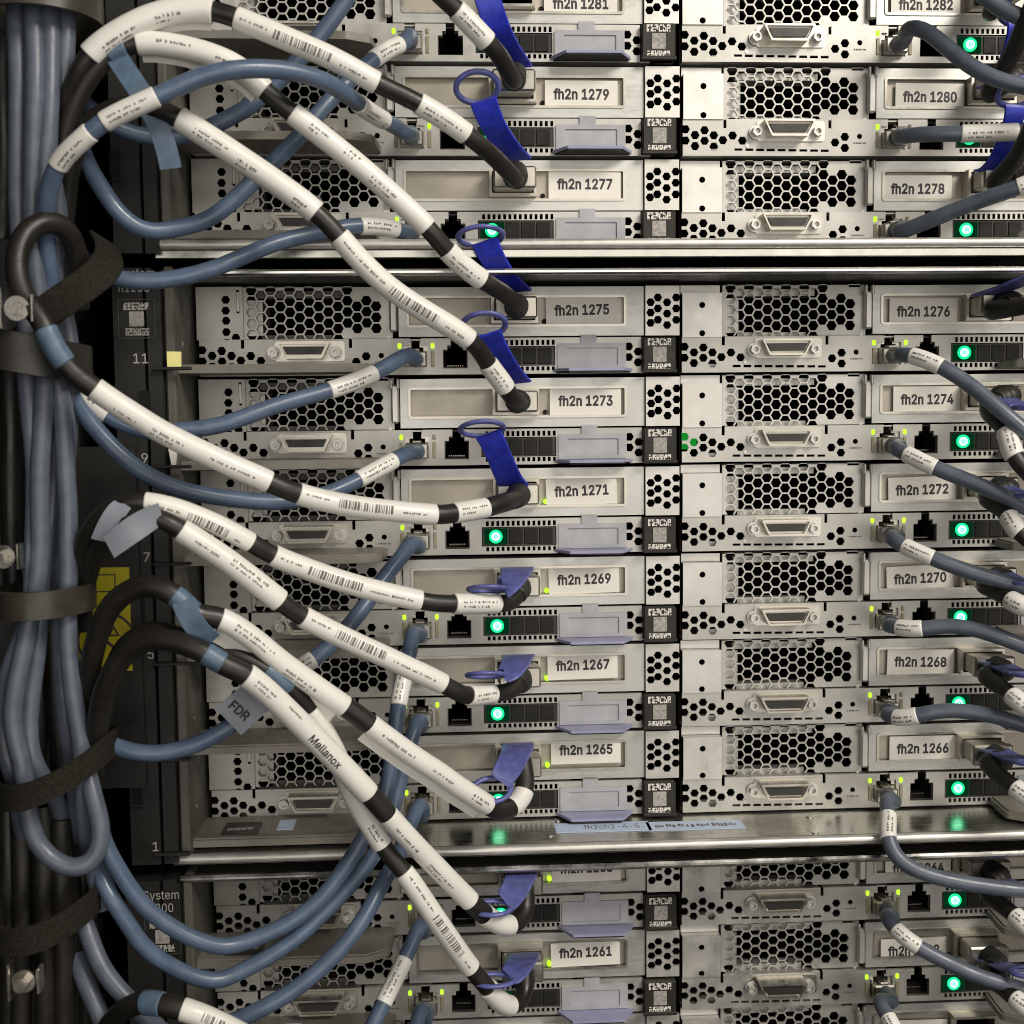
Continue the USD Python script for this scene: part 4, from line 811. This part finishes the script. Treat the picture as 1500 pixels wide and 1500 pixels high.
# --- vertical bundle at the left
bg = 'grey-blue network cables of the vertical bundle'
bl = 'grey-blue network cable running down the strapped bundle at the left edge'
BL = ('grey-blue bundle cable forming the small loop below the slanting velcro strap', 'grey-blue bundle cable bulging out to the left edge below the brown-grey band',
      'grey-blue bundle cable on the right flank of the bundle beside the yellow sticker', 'grey-blue bundle cable furthest right under the top band, bending left lower down',
      'rearmost grey-blue bundle cable, mostly hidden between the front ones', 'grey-blue cable emerging under the lowest velcro strap towards the bottom black arc', 'short length of grey-blue cable at the bottom left, right of the brass bolt')
for bl, ctrl in zip(BL, ([(22, -40, .082), (26, 150, .086), (28, 330, .082), (38, 450, .084), (41, 567, .086), (50, 680, .088), (50, 780, .088), (44, 900, .09), (27, 985, .092), (20, 1060, .094), (34, 1130, .094), (42, 1201, .094), (62, 1244, .094), (107, 1270, .094), (138, 1254, .092), (147, 1215, .09), (139, 1172, .088), (124, 1110, .084), (112, 1040, .08)],
             [(47, -40, .086), (50, 150, .09), (47, 330, .086), (62, 470, .084), (67, 567, .088), (58, 690, .09), (58, 780, .09), (48, 880, .09), (22, 960, .088), (6, 1010, .086), (6, 1080, .084), (20, 1140, .084), (36, 1230, .07)],
             [(72, -40, .084), (74, 150, .088), (66, 300, .086), (74, 430, .08), (86, 540, .084), (93, 650, .086), (99, 780, .086), (99, 900, .086), (107, 1005, .086), (120, 1080, .086), (122, 1140, .086), (132, 1250, .078), (150, 1330, .074)],
             [(97, -40, .080), (96, 90, .082), (88, 260, .078), (80, 420, .076), (78, 600, .078), (76, 740, .08), (60, 860, .08), (52, 960, .082), (40, 1060, .084), (50, 1120, .086), (75, 1160, .08), (95, 1220, .066)],
             [(58, -40, .076), (60, 150, .078), (55, 300, .074), (98, 480, .074), (102, 600, .076), (90, 760, .078), (88, 880, .078), (92, 1000, .078), (104, 1110, .076), (118, 1230, .07)],
             [(120, 1340, .075), (131, 1372, .078), (149, 1415, .082), (181, 1457, .086), (215, 1490, .086), (260, 1530, .08)],
             [(112, 1400, .072), (126, 1440, .078), (146, 1487, .082), (165, 1540, .084)])):
    patch_cable(bl, ctrl, mat='blue_cable_pale', r=.0036, grp=bg)
for ctrl in ([(8, -40, .06), (8, 150, .062), (6, 350, .06)], [(16, 480, .06), (18, 700, .062), (20, 900, .06)], [(30, 560, .056), (28, 800, .058), (66, 950, .06), (72, 1150, .064), (78, 1350, .066), (82, 1560, .066)],
             [(70, 870, .07), (78, 960, .07), (90, 1120, .068), (104, 1300, .07), (106, 1560, .07)], [(60, 900, .066), (55, 1050, .066), (50, 1250, .068), (52, 1560, .068)], [(10, 1120, .064), (16, 1300, .068), (14, 1560, .068)],
             [(30, 1180, .070), (34, 1300, .072), (30, 1560, .072)], [(110, 1150, .062), (122, 1300, .066), (122, 1560, .066)], [(62, 1180, .074), (66, 1330, .076), (66, 1560, .076)], [(88, 1200, .074), (92, 1330, .076), (94, 1560, .074)]):
    Pd = Path(ctrl); t = thing('power_cable', 'dark black-brown cable running vertically behind the blue bundle at the left', 'cable', (0, 0, 0), 'dark cables behind the left bundle')
    obj('jacket', Pd.tube(0, Pd.L, .0044), 'black_cable', t, smooth=50)

# ------------------------------------------------------------------ straps round the bundle
def band(name, label, px, py, half, depth_c, dh, h, tilt, mat, thick=.0012, sag=0.0):
    c = at(px, py, depth_c); n = 48; V = []; F = []
    for i in range(n):
        a = 2 * math.pi * i / n; x, y = half * math.cos(a), dh * math.sin(a)
        z = x * tilt + sag * (x / half) ** 2
        for o, zz in ((0, -h / 2), (thick, -h / 2 + .0003), (thick, h / 2 - .0003), (0, h / 2)):
            k = 1 + o / half; V.append(c + np.array([x * k, y * (1 + o / dh), z + zz]))
    for i in range(n):
        for j in range(4):
            i2, j2 = (i + 1) % n, (j + 1) % 4; F += [(i * 4 + j, i2 * 4 + j, i2 * 4 + j2), (i * 4 + j, i2 * 4 + j2, i * 4 + j2)]
    m = trimesh.Trimesh(np.array(V), F, process=False); m.fix_normals()
    o = obj(name, m, mat, None, smooth=40); tag(o, label, 'strap'); return o
band('cable_band', 'wide smooth dark band round the bundle at the top left corner', 62, 2, .0205, .078, .022, .0165, -.02, 'band')
band('cable_band', 'black band round the bundle just below the brown loop', 52, 520, .0190, .080, .023, .0150, -.20, 'black')
band('cable_band', 'smooth brown-grey band round the bundle beside the yellow sticker', 68, 876, .0168, .080, .022, .0108, .03, 'band')
band('velcro_strap', 'slanting black velcro strap above the small cable loop at the left', 86, 1132, .0215, .080, .026, .0105, .36, 'velcro', sag=.004)
band('velcro_strap', 'lower black velcro strap round the dark cables at the bottom left', 70, 1340, .0195, .078, .024, .0112, .20, 'velcro', sag=.003)
rb_, _, _, _ = ribbon([at(150, 350, .072), at(160, 372, .088), at(148, 398, .100), at(105, 431, .106), at(62, 462, .104)], .0118, .0014, lateral=[(.75, 0.15, -.55), (.62, 0, -.78)])
o = obj('velcro_strap', rb_, 'velcro', None, smooth=40); tag(o, 'loose end of velcro strap hanging diagonally beside the brown cable loop', 'strap')

# ------------------------------------------------------------------ post, screws and sticker at the left
t = thing('rack_post', 'black perforated rack post in the dark behind the left cable bundle', 'rack post')
x0, x1 = at(-200, 700, .02)[0], at(120, 700, .02)[0]
sq = [sbox(-.198 + 0.0 - .0045, z - .0045, -.198 + .0045, z + .0045) for z in np.arange(-.30, .30, .0159)]
obj('flange', plate(sbox(x0, -.4, x1, .4).difference(unary_union(sq)), -.022, -.019), 'bezel', t); obj('web', box(x1 - .002, x1, -.019, .15, -.4, .4), 'bezel', t)
def bolt(px, py, d, label, mat, washer=True):
    t = thing('cage_bolt', label, 'bolt', at(px, py, d)); hx = Polygon([(.0028 * math.cos(a), .0028 * math.sin(a)) for a in np.arange(6) * math.pi / 3 + .2])
    obj('head', trimesh.util.concatenate([plate(hx, -.0045, -.0012), cyl((0, 0), .0022, -.0062, -.0045, 12)]), mat, t)
    if washer: obj('washer', plate(Point(0, 0).buffer(.0044, quad_segs=6).difference(Point(0, 0).buffer(.002)), -.0012, 0), mat, t)
    obj('clip_nut', trimesh.util.concatenate([cbox(-.0062, -.0048, -.002, .004, -.0075, .0075, .0004), cbox(.0048, .0062, -.002, .004, -.005, .005, .0004)]), mat, t)
bolt(26, 452, .108, 'silver bolt beside the brown cable loop at the left edge', 'bolt_metal'); bolt(6, 815, .095, 'chrome bolt half cut off by the left edge above the brown-grey band', 'bolt_metal', True)
bolt(36, 1436, .095, 'brass coloured bolt and clip nut at the bottom left', 'gold')
a, b_ = at(122, 984, .044), at(185, 831, .044)
t = thing('warning_sticker', 'yellow warning sticker with black circle and diagonal line, behind the cables', 'sticker', ((a[0] + b_[0]) / 2 - .001, -.044, (a[2] + b_[2]) / 2))
w2, h2 = (b_[0] - a[0]) / 2 + .002, (b_[2] - a[2]) / 2
obj('backing', box(-w2, w2, 0, .0006, -h2, h2), 'yellow', t)
cz = -.009; ci = Point(0.0015, cz).buffer(.0122, quad_segs=8); cin = Point(0.0015, cz).buffer(.0112, quad_segs=8)
dia = affinity.rotate(sbox(-.012, -.0006, .012, .0006), -45); dia = affinity.translate(dia, .0015, cz).intersection(ci)
tri = Polygon([(.002, cz + .002), (.007, cz + .002), (.0045, cz + .0065)]); tri = tri.difference(tri.buffer(-.0007)); fr = sbox(-.005, .0115, .006, .019); fr = fr.difference(fr.buffer(-.0005))
obj('printing', plate(unary_union([ci.difference(cin), dia, tri, fr]).intersection(sbox(-w2, -h2, w2, h2)), -.0001, .0003), 'ink', t)
plb = obj('mounting_plate', box(-w2 - .02, w2 + .004, .0007, .0027, -h2 - .05, h2 + .05), 'bezel', t)
